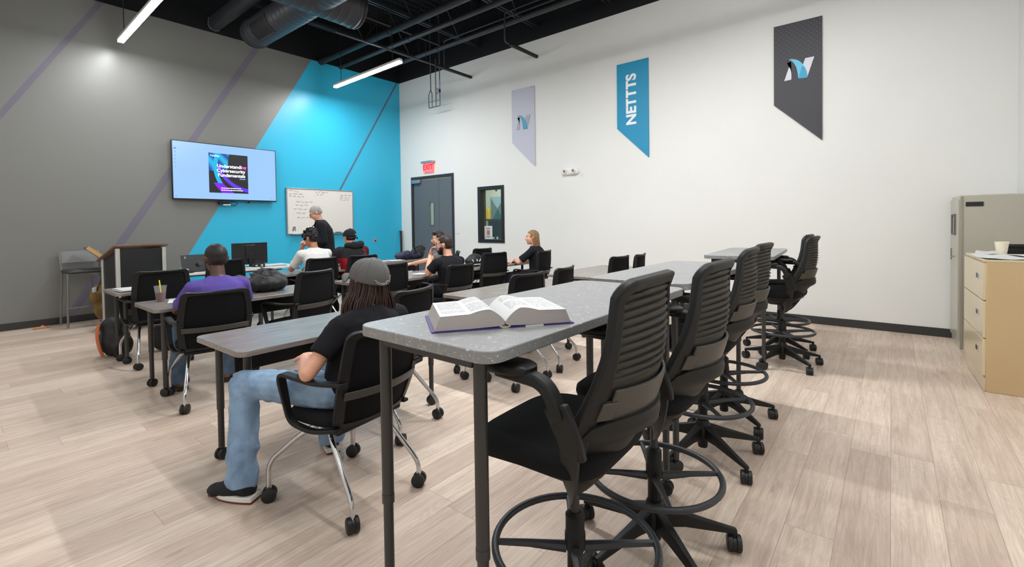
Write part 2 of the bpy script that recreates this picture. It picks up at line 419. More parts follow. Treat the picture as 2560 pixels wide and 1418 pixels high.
# ------------------------------------------------------------------ room shell
def room():
    G().box(((XL+A)/2, (YB+B)/2, -.05), (A-XL+.4, B-YB+.4, .1)).obj('floor', FLOOR)
    struct(bpy.data.objects['floor'], 'pale oak plank floor')
    g = G().box(((XL+A)/2, B+.08, 3.1), (A-XL+.5, .16, 6.2)); struct(g.obj('wall_front', ACC), 'grey and blue accent wall with slanted stripes')
    # white wall with openings for the door and the window
    g = G(); d0, d1, dz = 7.53, 8.995, 2.515; w0, w1, wz0, wz1 = 6.083, 6.805, .981, 2.157
    X = A+.09; T = .18
    def seg(y0, y1, z0, z1): g.box((X, (y0+y1)/2, (z0+z1)/2), (T, y1-y0, z1-z0))
    seg(YB-.1, w0, 0, 6.2); seg(w0, w1, 0, wz0); seg(w0, w1, wz1, 6.2); seg(w1, d0, 0, 6.2); seg(d0, d1, dz, 6.2); seg(d1, B+.1, 0, 6.2)
    struct(g.obj('wall_right', WHITE), 'white wall with black band at its top')
    g = G().box(((XL+A)/2, YB-.08, 3.1), (A-XL+.5, .16, 6.2)); struct(g.obj('wall_back', WHITE), 'white wall behind the cabinets')
    g = G().box((XL-.08, (YB+B)/2, 3.1), (.16, B-YB+.3, 6.2)); struct(g.obj('wall_left', WHITE))
    # corrugated deck
    g = G(); n = 60; y0, y1 = YB-.1, B+.1; p = []
    for i in range(n):
        a = y0+(y1-y0)*i/n; q = (y1-y0)/n
        p += [(a, ZC), (a+q*.4, ZC), (a+q*.5, ZC+.05), (a+q*.9, ZC+.05)]
    p.append((y1, ZC))
    ra = [V((XL-.1, y, z)) for y, z in p]; rb = [V((A+.1, y, z)) for y, z in p]
    ra += [V((XL-.1, y1, ZC+.1)), V((XL-.1, y0, ZC+.1))]; rb += [V((A+.1, y1, ZC+.1)), V((A+.1, y0, ZC+.1))]
    g.skin([ra, rb]); struct(g.obj('ceiling', DECK, smooth=20), 'black corrugated roof deck')
    struct(G().box(((XL+A)/2, B-.006, .05), (A-XL, .012, .10)).obj('baseboard_front', BASEB, bev=.003))
    g = G(); g.box((A-.006, (YB+d0)/2, .05), (.012, d0-YB, .10)); g.box((A-.006, (d1+B)/2, .05), (.012, B-d1, .10))
    struct(g.obj('baseboard_right', BASEB, bev=.003))
    # door with two leaves
    FR = mat('charcoal door frame paint', (44, 46, 50), .45); LF = mat('grey door paint', (98, 102, 106), .45)
    g = G(); fx = A-.01
    g.box((fx+.07, d0+.03, dz/2), (.16, .06, dz)); g.box((fx+.07, d1-.03, dz/2), (.16, .06, dz)); g.box((fx+.07, (d0+d1)/2, dz-.03), (.158, d1-d0-.12, .06))
    dr = struct(g.obj('door_1', FR, bev=.004), 'grey double door in a charcoal frame')
    mid = 8.045
    def leaf(y0, y1, vision=None):
        g = G(); x = A+.035; t = .045
        if not vision: g.box((x, (y0+y1)/2, 1.22), (t, y1-y0-.006, 2.42)); return g.obj('door_leaf', LF, dr, bev=.003)
        a0, a1, z0, z1 = vision
        g.box((x, (y0+a0)/2, 1.22), (t, a0-y0-.006, 2.42)); g.box((x, (a1+y1)/2, 1.22), (t, y1-a1-.006, 2.42))
        g.box((x, (a0+a1)/2, z0/2+.005), (t, a1-a0+.006, z0-.01)); g.box((x, (a0+a1)/2, (z1+2.43)/2), (t, a1-a0+.006, 2.43-z1))
        o = g.obj('door_leaf', LF, dr)
        GL = mat('vision glass', (200, 220, 215), .05, 0, trans=.9)
        G().box((x, (a0+a1)/2, (z0+z1)/2), (.008, a1-a0, z1-z0)).obj('vision_pane', GL, o)
        g = G()
        for (cy, cz, sy, sz) in ((a0, (z0+z1)/2, .02, z1-z0+.04), (a1, (z0+z1)/2, .02, z1-z0+.04), ((a0+a1)/2, z0, a1-a0, .02), ((a0+a1)/2, z1, a1-a0, .02)): g.box((x-.025, cy, cz), (.012, sy, sz))
        g.obj('vision_frame', LF, o)
        return o
    leaf(d0+.06, mid); leaf(mid, d1-.06, (8.215, 8.365, 1.362, 1.886))
    g = G().box((A-.03, 8.78, 2.40), (.07, .28, .085)); g.obj('door_closer', mat('brushed steel', (170, 178, 186), .35, .7), dr, bev=.006)
    g = G().ribbon([(A-.05, 8.85, 2.455), (A-.10, 8.70, 2.47), (A-.02, 8.55, 2.50)], (0, 0, 1), .025, .006); g.obj('closer_arm', BLKM, dr)
    g = G()
    for z in (.3, 1.0, 1.7, 2.25): g.cyl((A-.012, d1-.055, z-.055), (A-.012, d1-.055, z+.055), .012, n=10)
    g.cyl((A-.012, d0+.055, 2.2), (A-.012, d0+.055, 2.31), .012, n=10); g.cyl((A-.012, d0+.055, .9), (A-.012, d0+.055, 1.01), .012, n=10)
    g.obj('hinge', BLKM, dr)
    g = G().cyl((A-.01, mid+.09, 1.02), (A-.06, mid+.09, 1.02), .011).cyl((A-.055, mid+.09, 1.02), (A-.055, mid+.20, 1.02), .010); g.obj('door_handle', CHROME, dr)
    # window into the next room
    WF = mat('black window frame', (30, 31, 34), .4)
    g = G()
    for (cy, cz, sy, sz) in ((w0+.035, (wz0+wz1)/2, .07, wz1-wz0), (w1-.035, (wz0+wz1)/2, .07, wz1-wz0), ((w0+w1)/2, wz0+.035, w1-w0-.14, .07), ((w0+w1)/2, wz1-.035, w1-w0-.14, .07)): g.box((A+.075, cy, cz), (.19, sy, sz))
    wn = struct(g.obj('window_1', WF, bev=.004), 'black framed interior window')
    G().box((A+.10, (w0+w1)/2, (wz0+wz1)/2), (.008, w1-w0-.13, wz1-wz0-.13)).obj('window_pane', mat('clear glass', (235, 245, 240), .02, 0, trans=.97), wn)
    # room beyond the window and the door slot
    NW = mat('pale green wall paint', (205, 212, 198), .7)
    g = G().box((A+2.6, 7.3, 1.5), (.1, 5.0, 3.0)).box((A+1.4, 9.8, 1.5), (2.5, .1, 3.0)).box((A+1.4, 4.9, 1.5), (2.5, .1, 3.0)).box((A+1.4, 7.3, 3.05), (2.6, 5.0, .1)).box((A+1.4, 7.3, -.05), (2.6, 5.0, .1))
    struct(g.obj('wall_beyond', NW), 'pale walls of the room beyond the window')
room()

# lamp area lights (each inside its own fixture)
def linear_lamp(x, y, rz, dim, label):
    t = thing('linear_pendant_light', label, 'ceiling light', (x, y, LAMP_Z), radians(rz), 'linear pendant lights')
    L = 2.2
    G().box((0, 0, .036), (.075, L, .044)).obj('housing', mat('white lamp housing', (225, 222, 215), .4), t, bev=.006)
    G().box((0, 0, -.002), (.072, L-.01, .030)).obj('diffuser', mat('lit diffuser', (255, 250, 240), .5, 0, emis=(248, 250, 250), es=38.0), t, bev=.004)
    for s in (-.86, .86):
        G().cyl((0, s, .06), (0, s, ZC-LAMP_Z), .006, n=8).obj('suspension_rod', BLKM, t)
    l = bpy.data.lights.new('lamp_glow', 'AREA'); l.shape = 'RECTANGLE'; l.size = .06; l.size_y = L-.04; l.energy = LAMP_W*dim; l.color = (.97, .99, 1.0)
    o = bpy.data.objects.new('lamp_glow', l); COL.objects.link(o); o.parent = t; o.location = (0, 0, -.019)
    return t
for i, (x, y, rz, dim) in enumerate(lamp_spots):
    linear_lamp(x, y, rz, dim, ['long glowing lamp bar nearest the grey wall, left of the duct', 'long glowing lamp bar in front of the blue wall, right of the duct'][i] if i < 2 else 'long glowing lamp bar hung out of the photo\'s view')
l = bpy.data.lights.new('next_room_light', 'AREA'); l.shape = 'RECTANGLE'; l.size = 1.5; l.size_y = 3.0; l.energy = 60; l.color = (1, .97, .93)  # unseen area light for the room beyond the window, without a fixture
o = bpy.data.objects.new('next_room_light', l); COL.objects.link(o); o.location = (A+1.3, 7.2, 2.97)

# ------------------------------------------------------------------ ceiling services
def services():
    def joist(y, label):
        t = thing('bar_joist', label, 'roof joist', (0, y, 0), 0, 'bar joists under the deck')
        x0, x1, zb, zt = XL, A, 5.10, 5.95
        g = G()
        for dy in (-.035, .035): g.box(((x0+x1)/2, dy, zb), (x1-x0, .03, .05))
        g.obj('bottom_chord', BLKM, t)
        g = G()
        for dy in (-.035, .035): g.box(((x0+x1)/2, dy, zt), (x1-x0, .03, .05))
        g.obj('top_chord', BLKM, t)
        g = G(); n = 9; st = (x1-x0)/n
        for i in range(n):
            a = x0+i*st; g.cyl((a, 0, zt), (a+st/2, 0, zb), .014, n=8); g.cyl((a+st/2, 0, zb), (a+st, 0, zt), .014, n=8)
        g.obj('web', BLKM, t)
    for i, y in enumerate((8.25, 6.72, 5.22, 3.72, 2.2, .7)):
        joist(y, ['black roof joist nearest the accent wall', 'black roof joist over the duct branch', 'black roof joist ending above the pipe elbow', 'black roof joist at the top edge of the photo', 'black roof joist overhead out of view, nearer the whiteboard', 'black roof joist overhead out of view, above the camera'][i])
    def beam(x, z, r, y0, label, kind='steel_beam', cat='ceiling beam', flat=1.0):
        t = thing(kind, label, cat, (x, 0, z))
        g = G()
        if kind == 'steel_beam':
            prof = [(-.09, .10), (-.10, -.03), (-.07, -.08), (0, -.10), (.07, -.08), (.10, -.03), (.09, .10)]
            g.skin([[V((a, y0, b)) for a, b in prof], [V((a, B-.02, b)) for a, b in prof]]); g.obj('channel', BLKM, t)
            g = G().tube([V((a*1.04, B-.03, b*1.04)) for a, b in prof[:5]], .008, 6); g.obj('end_trim', mat('worn grey metal', (120, 122, 126), .4, .4), t)
        else:
            g.cyl((0, y0, 0), (0, B-.01, 0), r, n=16); g.obj('pipe', BLKM, t)
            G().cyl((0, B-.12, 0), (0, B-.01, 0), r*1.18, n=16).obj('end_collar', BLKM, t); G().cyl((0, 7.0, 0), (0, 7.08, 0), r*1.15, n=16).obj('coupling', BLKM, t)
            g = G()
            for y in (7.6, 5.4): g.cyl((0, y, r), (0, y, ZC-z), .006, n=6)
            g.obj('hanger_rod', BLKM, t)
    beam(3.21, 4.99, .1, 1.5, 'black channel beam left of the big duct, running to the grey wall')
    beam(5.22, 4.86, .062, 1.0, 'thick black pipe meeting the accent wall where blue begins', 'ceiling_pipe', 'pipe')
    beam(5.67, 4.86, .045, 1.0, 'second black pipe on the blue wall, right of the thick one', 'ceiling_pipe', 'pipe')
    beam(6.38, 4.87, .045, 1.0, 'black pipe behind the right end of the lit lamp by the blue wall', 'ceiling_pipe', 'pipe')
    # conduits with elbows
    def conduit(pts, r, label, sleeve=None, name='conduit_run'):
        t = thing(name, label, 'conduit', (0, 0, 0))
        G().tube(fillet(pts, .06), r, 10).obj('conduit', mat('dark conduit', (70, 71, 74), .35, .4), t)
        if sleeve:
            G().cyl(sleeve[0], sleeve[1], sleeve[2], n=14).obj('insulated_end', mat('black sleeve', (18, 18, 19), .5), t)
        g = G(); a, b = V(pts[0]), V(pts[1])
        for k in (.25, .6): p = a.lerp(b, k); g.cyl((p.x, p.y, p.z-.03), (p.x, p.y, ZC), .005, n=6)
        g.obj('hanger', BLKM, t)
    conduit([(4.12, 6.95, 4.5), (A, 6.95, 4.5)], .016, 'long thin conduit crossing from the duct to the white wall', ((6.25, 6.95, 4.5), (A-.005, 6.95, 4.5), .032))
    conduit([(6.30, 1.5, 5.03), (6.30, 5.22, 5.03), (6.30, 5.22, 4.53), (A, 5.22, 4.53)], .014, 'bent conduit dropping to a black arm on the white wall', ((6.42, 5.22, 4.53), (A-.005, 5.22, 4.53), .034))
    conduit([(6.46, 3.0, 5.03), (6.46, 6.93, 5.03), (6.46, 6.93, 4.53)], .014, 'bent conduit dropping beside the hanging rod frame')
    conduit([(3.85, 7.45, 5.18), (6.9, 7.45, 5.18)], .02, 'thin conduit above the lamp in front of the blue wall')
    # spiral ducts
    t = thing('spiral_duct', 'large round charcoal air duct with a black grille under the ceiling', 'air duct', (0, 0, 0))
    def spiral(axis, c, a, b, r, name):
        prof = []; s = a; k = 0
        while s < b:
            prof += [(r, s), (r, s+.105), (r*1.009, s+.110), (r*1.009, s+.117), (r, s+.123)]; s += .13
        prof += [(r, b), (r*.97, b+.02)]
        prof = [(r*.95, a-.01)]+prof
        return G().lathe(prof, c, 40, axis).obj(name, DUCTM, t, smooth=30)
    m1 = spiral('Y', (3.56, 0, 4.72), 2.5, 8.50, .235, 'main_duct')
    G().lathe([(.245, 8.49), (.25, 8.53), (.235, 8.56), (.1, 8.575), (.001, 8.578)], (3.56, 0, 4.72), 40, 'Y').obj('end_cap', DUCTM, m1)
    spiral('X', (0, 6.50, 4.76), 1.9, 4.14, .30, 'branch_duct')
    G().lathe([(.302, 4.12), (.315, 4.15), (.30, 4.18), (.1, 4.195), (.001, 4.198)], (0, 6.50, 4.76), 40, 'X').obj('branch_cap', DUCTM, t)
    # grille wrapping the lower left side of the main duct
    def gs(u, v): a = radians(215+35*u); return V((3.56+.243*cos(a), 7.92+.27*v, 4.72+.243*sin(a)))
    G().sheet(gs, -1, 1, -1, 1, 10, 4, .008).obj('grille', mat('grille black', (8, 8, 9), .6), t)
    g = G()
    for i in range(12):
        v = -1+2*i/11; g.tube([gs(-1+.2*k, v)+V((0, 0, 0)) for k in range(11)], .006, 5)
    g.frame(gs, [(u, v) for u, v in [(-1, -1), (-.5, -1), (0, -1), (.5, -1), (1, -1), (1, 0), (1, 1), (.5, 1), (0, 1), (-.5, 1), (-1, 1), (-1, 0)]], .03, .015)
    g.obj('grille_bars', DUCTM, t)
    g = G()
    for y in (7.55, 5.2): g.cyl((3.56, y, 4.95), (3.56, y, ZC), .008, n=6)
    g.obj('duct_hanger', BLKM, t)
    # hanging rod frame
    t = thing('rod_frame', 'hanging grey rod frame with cords beside the white wall', 'hanging frame', (6.93, 7.78, 0))
    R = mat('grey rod', (105, 108, 108), .35, .5)
    g = G().cyl((0, .10, 4.30), (0, .10, ZC), .011, n=8)
    g.tube(fillet([(0, .10, 4.34), (0, .17, 4.25), (0, .17, 3.95), (0, -.19, 3.95), (0, -.19, ZC)], .03), .011, 8)
    g.tube(fillet([(0, .10, 4.34), (0, .06, 4.25), (0, .06, 3.95)], .03), .010, 8)
    g.cyl((0, -.065, 3.95), (0, -.065, 4.98), .010, n=8).cyl((0, .17, 4.08), (0, -.19, 4.08), .006, n=6)
    g.obj('rods', R, t)
    g = G().tube(curve([(0.01, -.10, 4.35), (0.01, -.14, 4.28), (0.01, -.11, 4.22), (0.01, -.07, 4.27), (0.01, -.10, 4.34), (0.01, -.13, 4.25), (.01, -.09, 4.21)]), .012, 6); g.obj('coiled_cord', mat('pale cord', (170, 172, 168), .5), t)
    G().ell((0, -.19, 4.42), (.016, .018, .11)).obj('pull_handle', mat('pale violet plastic', (150, 150, 190), .5), t)
    G().box((0, -.19, 4.27), (.03, .035, .07)).obj('plug', mat('navy plastic', (30, 34, 70), .5), t, bev=.005)
services()

# ------------------------------------------------------------------ things on the walls
def wall_items():
    # television
    t = thing('television', 'large wall-mounted television showing a book cover slide', 'television', (3.335, B, 2.355))
    TX, TZ = 1.70, .995
    G().box((0, -.085, 0), (TX, .045, TZ)).obj('bezel', mat('gloss black bezel', (14, 15, 18), .25), t, bev=.006)
    G().box((0, -.109, .004), (TX-.03, .004, TZ-.035)).obj('screen', mat('lit screen', (20, 24, 30), .2, 0, emis=(160, 205, 252), es=.92), t)
    sl = G().box((.012, -.113, -.012), (.64, .003, .70)).obj('slide_picture', m_cover(), t)
    sl.location = (.012, -.113, -.012)
    for v in sl.data.vertices: v.co -= V((.012, -.113, -.012))
    WT = mat('lit white letters', (255, 255, 255), .5, 0, emis=(245, 245, 255), es=1.0); PK = mat('lit pink letters', (255, 90, 190), .5, 0, emis=(255, 80, 180), es=1.0); LB = mat('lit pale blue letters', (120, 170, 220), .5, 0, emis=(110, 170, 225), es=.9)
    rx = (pi/2, 0, 0)
    for s, z, mm in (('Understandi', .115, WT), ('Cybersecurity', .035, WT), ('Fundamentals', -.045, WT)):
        text(s, .082, mm, t, (.285 if s != 'Understandi' else .225, -.117, z), rx, 'slide_title', off=.001, align='RIGHT')
    text('ng', .082, PK, t, (.228, -.117, .115), rx, 'slide_title', off=.001, align='LEFT')
    text('TestOut', .042, WT, t, (-.285, -.117, .29), rx, 'slide_heading', align='LEFT')
    g = G()
    for z, a, b in ((-.275, -.12, .20), (-.312, -.12, .21)):
        x = a
        while x < b: ww = .02+.03*random.random(); g.box((x+ww/2, -.117, z), (ww, .002, .012)); x += ww+.008
    g.obj('small_print', WT, t); G().box((.235, -.117, -.10), (.10, .002, .010)).obj('subtitle_line', LB, t)
    g = G().box((-.80, -.113, .36), (.035, .003, .02))
    for z in (.30, .24, .18, .12, .05): g.box((-.80, -.113, z), (.012, .003, .010))
    for x in (.74, .78, -.80): g.box((x, -.113, -.44 if x < .8 else .4), (.018, .003, .008))
    g.obj('screen_icons', mat('lit blue icons', (60, 90, 200), .5, 0, emis=(70, 100, 210), es=.8), t)
    G().box((0, -.04, -.05), (.5, .06, .35)).obj('wall_bracket', BLKM, t)
    g = G().box((-.07, -.075, -.535), (.17, .08, .05)).box((.35, -.07, -.52), (.03, .03, .03)); g.obj('media_box', BLKP, t, bev=.006)
    G().box((-.03, -.085, -.572), (.12, .05, .02)).obj('white_puck', WHP, t, bev=.004)
    g = G().tube(curve([(.02, -.08, -.53), (.11, -.08, -.515), (.15, -.08, -.545), (.10, -.08, -.585), (.03, -.08, -.57)]), .006, 6); g.obj('loose_cable', BLKP, t)
    # whiteboard
    t = thing('whiteboard', 'whiteboard with handwritten notes on the blue wall', 'whiteboard', (5.147, B, 1.685))
    W, H = 1.465, .92
    G().box((0, -.02, 0), (W, .03, H)).obj('writing_surface', mat('whiteboard enamel', (226, 222, 216), .25), t)
    g = G()
    for cx, cz, sx, sz in ((0, H/2, W+.02, .022), (0, -H/2, W+.02, .022), (-W/2, 0, .022, H), (W/2, 0, .022, H)): g.box((cx, -.022, cz), (sx, .044, sz))
    g.obj('aluminium_frame', mat('brushed aluminium', (170, 170, 172), .35, .7), t, bev=.003)
    G().box((.0, -.065, -H/2-.005), (W*.9, .08, .012)).obj('pen_tray', mat('brushed aluminium', (170, 170, 172), .35, .7), t, bev=.002)
    rn = random.Random(5)
    INK = mat('marker ink', (70, 72, 78), .6)
    def scr(g, x, z, w_, h=.035):
        while w_ > 0:
            n = rn.randint(3, 6); p = [V((x+i*.016, -.037, z+rn.uniform(-.5, .5)*h)) for i in range(n)]
            g.tube(curve(p, 3), .0028, 4); x += n*.016+.014; w_ -= n*.016+.014
    for x, z, ln in ((-.68, .40, .16), (-.68, .35, .26), (-.68, .30, .32), (-.14, .40, .28), (-.11, .35, .16), (.44, .36, .2), (.42, .31, .25), (.43, .26, .2), (-.55, .19, .3), (-.56, .12, .24), (-.60, .04, .27), (-.54, -.04, .13), (-.53, -.13, .22)):
        g = G(); scr(g, x, z, ln, .045 if z == .40 else .03); g.obj('handwriting', INK, t)
    g = G().tube(curve([V((-.60+.03*cos(a*.9), -.037, -.36+.05*sin(a*1.7))) for a in range(12)], 3), .004, 4); g.obj('marker_doodle', INK, t)
    for i, (x, c, nm) in enumerate(((-.44, (140, 50, 50), 'red'), (.10, (150, 60, 50), 'red'), (.28, (40, 40, 46), 'black'))):
        o = G().cyl((x, 0, 0), (x+.13, 0, 0), .009, n=10).obj('marker_pen', mat('marker '+nm, c, .4), None, loc=(5.147, B-.075, 1.685-H/2+.012))
        tag(o, ['red marker pen at the left end of the whiteboard tray', 'red marker pen on the whiteboard tray, right of the teacher', 'black marker pen on the whiteboard tray, right of the red one'][i], 'marker')
    # banners on the white wall
    def banner(yl, yr, zt, zl, zr, m, label):
        t = thing('wall_banner', label, 'banner', (A, (yl+yr)/2, zt))
        a, b = yl-(yl+yr)/2, yr-(yl+yr)/2
        pr = [(a, 0), (a, zl-zt), (b, zr-zt), (b, 0)]
        G().skin([[V((-.006, y, z)) for y, z in pr], [V((-.022, y, z)) for y, z in pr]]).obj('panel', m, t)
        g = G()
        for y in (a*.8, b*.8): g.cyl((-.02, y, -.02), (-.028, y, -.02), .006, n=8)
        g.obj('fixing_pin', CHROME, t)
        return t
    def logo(t, yo, zo, s, c1, c2, c3):
        x = -.024
        def poly(pts, m, d, nm, lab=None):
            o = G().skin([[V((x-d, yo-p*s, zo+q*s)) for p, q in pts], [V((x-d-.004, yo-p*s, zo+q*s)) for p, q in pts]]).obj(nm, m, t, smooth=10)
            if lab: o['label'] = lab
        arc = lambda cx, cz, rx, rz, a0, a1, n=12: [(cx+rx*cos(radians(a0+(a1-a0)*i/n)), cz+rz*sin(radians(a0+(a1-a0)*i/n))) for i in range(n+1)]
        poly([(-.5, -.5), (-.20, .43)]+arc(-.55, -.3, .37, .78, 62, -14), c1, 0, 'logo_leg', 'pale left leg of the emblem')
        poly([(.27, .0), (.42, .46), (.80, .46), (.50, -.50), (.47, -.42)], c1, 0, 'logo_arm', 'pale right arm of the emblem')
        top = arc(-.25, -.55, .76, 1.10, 92, 2); bot = arc(-.35, -.5, .46, 1.03, 5, 88)
        poly([(-.36, .5)]+top+[(.13, -.5)]+bot, c2, .001, 'logo_swoosh', 'blue curved stroke of the emblem')
        poly([(.13, -.48), (.28, .1), (.40, .02), (.48, -.2), (.505, -.48)], c3, .006, 'logo_fold', 'deeper blue fold of the emblem')
    P1 = mat('silver print', (216, 216, 226), .5); P2 = mat('sky blue print', (104, 192, 224), .5); P3 = mat('blue print', (50, 160, 204), .5); PG = mat('grey print', (160, 160, 170), .5); P4 = mat('teal blue print', (58, 150, 184), .5)
    t = banner(5.835, 5.283, 3.995, 2.97, 2.462, m_dots('lavender banner', (190, 190, 204), (160, 160, 176), True), 'pale lavender wall banner with a small emblem, leftmost of three')
    logo(t, .03, -.66, .27, PG, P4, P4)
    t = banner(3.569, 3.02, 3.995, 2.934, 2.405, mat('blue banner', (24, 140, 182), .5), 'blue wall banner with white vertical lettering, middle of three')
    text('NETTTS', .235, mat('white print', (236, 240, 244), .5), t, (-.026, .012, -.615), (pi/2, -pi/2, -pi/2), 'banner_lettering', off=.009, label='white block letters NETTTS')
    t = banner(1.243, .694, 3.987, 2.932, 2.395, m_dots('charcoal banner', (58, 56, 62), (124, 118, 130)), 'dark charcoal wall banner with a silver and blue emblem')
    logo(t, .02, -.622, .262, P1, P2, P3)
    # emergency light
    t = thing('emergency_light', 'white twin-head emergency light on the white wall', 'emergency light', (A, 4.485, 2.295))
    g = G().prism([(0, .0)], 0, 0) if 0 else G(); g.skin([[V((-.004, y, z)) for y, z in rrect(.34, .12, .055)], [V((-.05, y*.9, z*.85)) for y, z in rrect(.34, .12, .055)]]); g.obj('housing', WHP, t, bev=.006)
    for s in (.11, -.075):
        h = G().lathe([(.02, 0), (.042, -.02), (.045, -.05), (.036, -.052), (.02, -.035), (.001, -.033)], (-.04, s, .005), 20, 'X').obj('lamp_head', WHP, t)
        G().ell((-.078, s, .005), (.006, .022, .022)).obj('lens', mat('lens brown', (120, 96, 90), .2), h)
    # exit sign
    t = thing('exit_sign', 'red lit exit sign above the grey double door', 'exit sign', (A, 8.33, 2.72))
    G().box((-.05, 0, .105), (.10, .40, .05)).obj('canopy', mat('brushed steel', (170, 178, 186), .35, .7), t, bev=.008)
    G().box((-.05, 0, -.02), (.012, .33, .21)).obj('panel', mat('lit red panel', (255, 120, 120), .3, 0, emis=(255, 86, 92), es=.95), t, bev=.002)
    text('EXIT', .17, mat('lit red letters', (230, 20, 30), .4, 0, emis=(225, 16, 34), es=1.0), t, (-.058, 0, -.02), (pi/2, 0, -pi/2), 'exit_lettering', off=.004, label='deep red letters EXIT')
    t = thing('light_switch', 'white light switch plate right of the door', 'light switch', (A, 7.42, 1.22))
    G().box((-.004, 0, 0), (.008, .085, .12)).obj('plate', WHP, t, bev=.002); G().box((-.010, 0, 0), (.008, .03, .06)).obj('rocker', WHP, t, bev=.002)
    t = thing('wall_outlet', 'grey socket plate low on the blue wall', 'socket', (6.46, B, 1.03))
    G().box((0, -.004, 0), (.075, .008, .12)).obj('plate', mat('grey plate', (150, 160, 160), .4), t, bev=.002); G().box((.01, -.012, -.015), (.03, .012, .03)).obj('socket', BLKP, t)
    t = thing('dark_pole', 'dark flat pole leaning in the corner by the door', 'pole', (7.10, 9.22, 0))
    G().ribbon([(0, 0, .0), (.08, .13, 1.22)], (1, -.6, 0), .05, .03).obj('shaft', BLKP, t, bev=.004); G().box((.08, .13, 1.225), (.06, .05, .02)).obj('pole_tip', mat('brown tip', (90, 50, 40), .5), t)
    # objects seen through the window
    NB = mat('navy cabinet', (30, 44, 52), .5)
    t = thing('teal_poster', 'teal geometric poster seen through the interior window', 'poster', (9.70, 8.40, 2.02))
    G().box((.05, 0, -.25), (.02, .52, .7)).obj('poster_sheet', mat('grey teal', (96, 128, 132), .6), t)
    g = G().skin([[V((.03, y, z)) for y, z in [(-.26, .10), (.26, .10), (0, -.25)]], [V((.02, y, z)) for y, z in [(-.26, .10), (.26, .10), (0, -.25)]]]); g.obj('upper_triangle', mat('pale blue print', (150, 178, 190), .5), t)
    g = G().skin([[V((.03, y, z)) for y, z in [(-.22, -.60), (.22, -.60), (0, -.25)]], [V((.02, y, z)) for y, z in [(-.22, -.60), (.22, -.60), (0, -.25)]]]); g.obj('lower_triangle', mat('dark teal print', (40, 90, 100), .5), t)
    o = G().cyl((0, 0, 0), (0, 0, .35), .025, n=10).cyl((0, 0, .35), (0, 0, 1.0), .005, n=6).obj('pendant_cord', BLKM, loc=(8.45, 7.33, 2.15)); tag(o, 'black pendant cord hanging beyond the interior window', 'cord')
    t = thing('shop_machine', 'dark machine standing in the room beyond the window', 'machine', (8.60, 7.42, 0))
    G().box((0, 0, .45), (.5, .7, .9)).obj('cabinet', NB, t, bev=.01); G().box((.0, 0, 1.47), (.35, .5, .04)).obj('shelf', BLKM, t); G().box((.12, .05, 1.18), (.16, .24, .56)).obj('column', NB, t, bev=.02); G().box((.0, .2, 1.25), (.2, .06, .40)).obj('tool_post', BLKM, t)
    t = thing('yellow_dispenser', 'yellow box on the far wall beyond the window', 'dispenser', (9.72, 8.74, 1.62)); G().box((0, 0, 0), (.12, .16, .36)).obj('case', mat('yellow plastic', (226, 190, 30), .4), t, bev=.02)
    t = thing('window_notice', 'white paper notice with a small brown picture in the window corner', 'notice', (A+.085, 6.60, 1.19))
    G().box((0, 0, 0), (.004, .22, .28)).obj('sheet', PAPER, t); G().box((-.004, 0, 0), (.002, .08, .10)).obj('picture', mat('brown picture', (150, 116, 96), .7), t)
    g = G(); [g.box((-.004, 0, z), (.002, .10, .02)) for z in (.085, -.085)]; g.obj('printed_line', mat('grey ink', (120, 122, 130), .7), t)
    t = thing('small_cup', 'tiny white cup on the window ledge', 'cup', (A+.06, 6.33, 1.052)); G().lathe([(.014, 0), (.02, .05), (.018, .05), (.012, .004)], (0, 0, 0), 12).obj('cup_body', WHP, t)
wall_items()

# ------------------------------------------------------------------ castors
def castor(g, p, h, r=.035, wd=.021):
    r = max(r, .034)
    p = V(p); ax = V((cos(h), sin(h), 0)); c = V((p.x, p.y, r))
    for s in (-1, 1):
        a = c+ax*s*.007; b = c+ax*s*(.007+wd)
        g.tube([a, a+ax*s*.002, b-ax*s*.004, b], [r*.9, r, r, r*.8], 18)
    g.tube([c+V((0, 0, -.002))-ax*.008, c+V((0, 0, -.002))+ax*.008], r*.86, 14)
    g.cyl((p.x, p.y, r+.01), (p.x, p.y, p.z), .009, n=8)
    return g

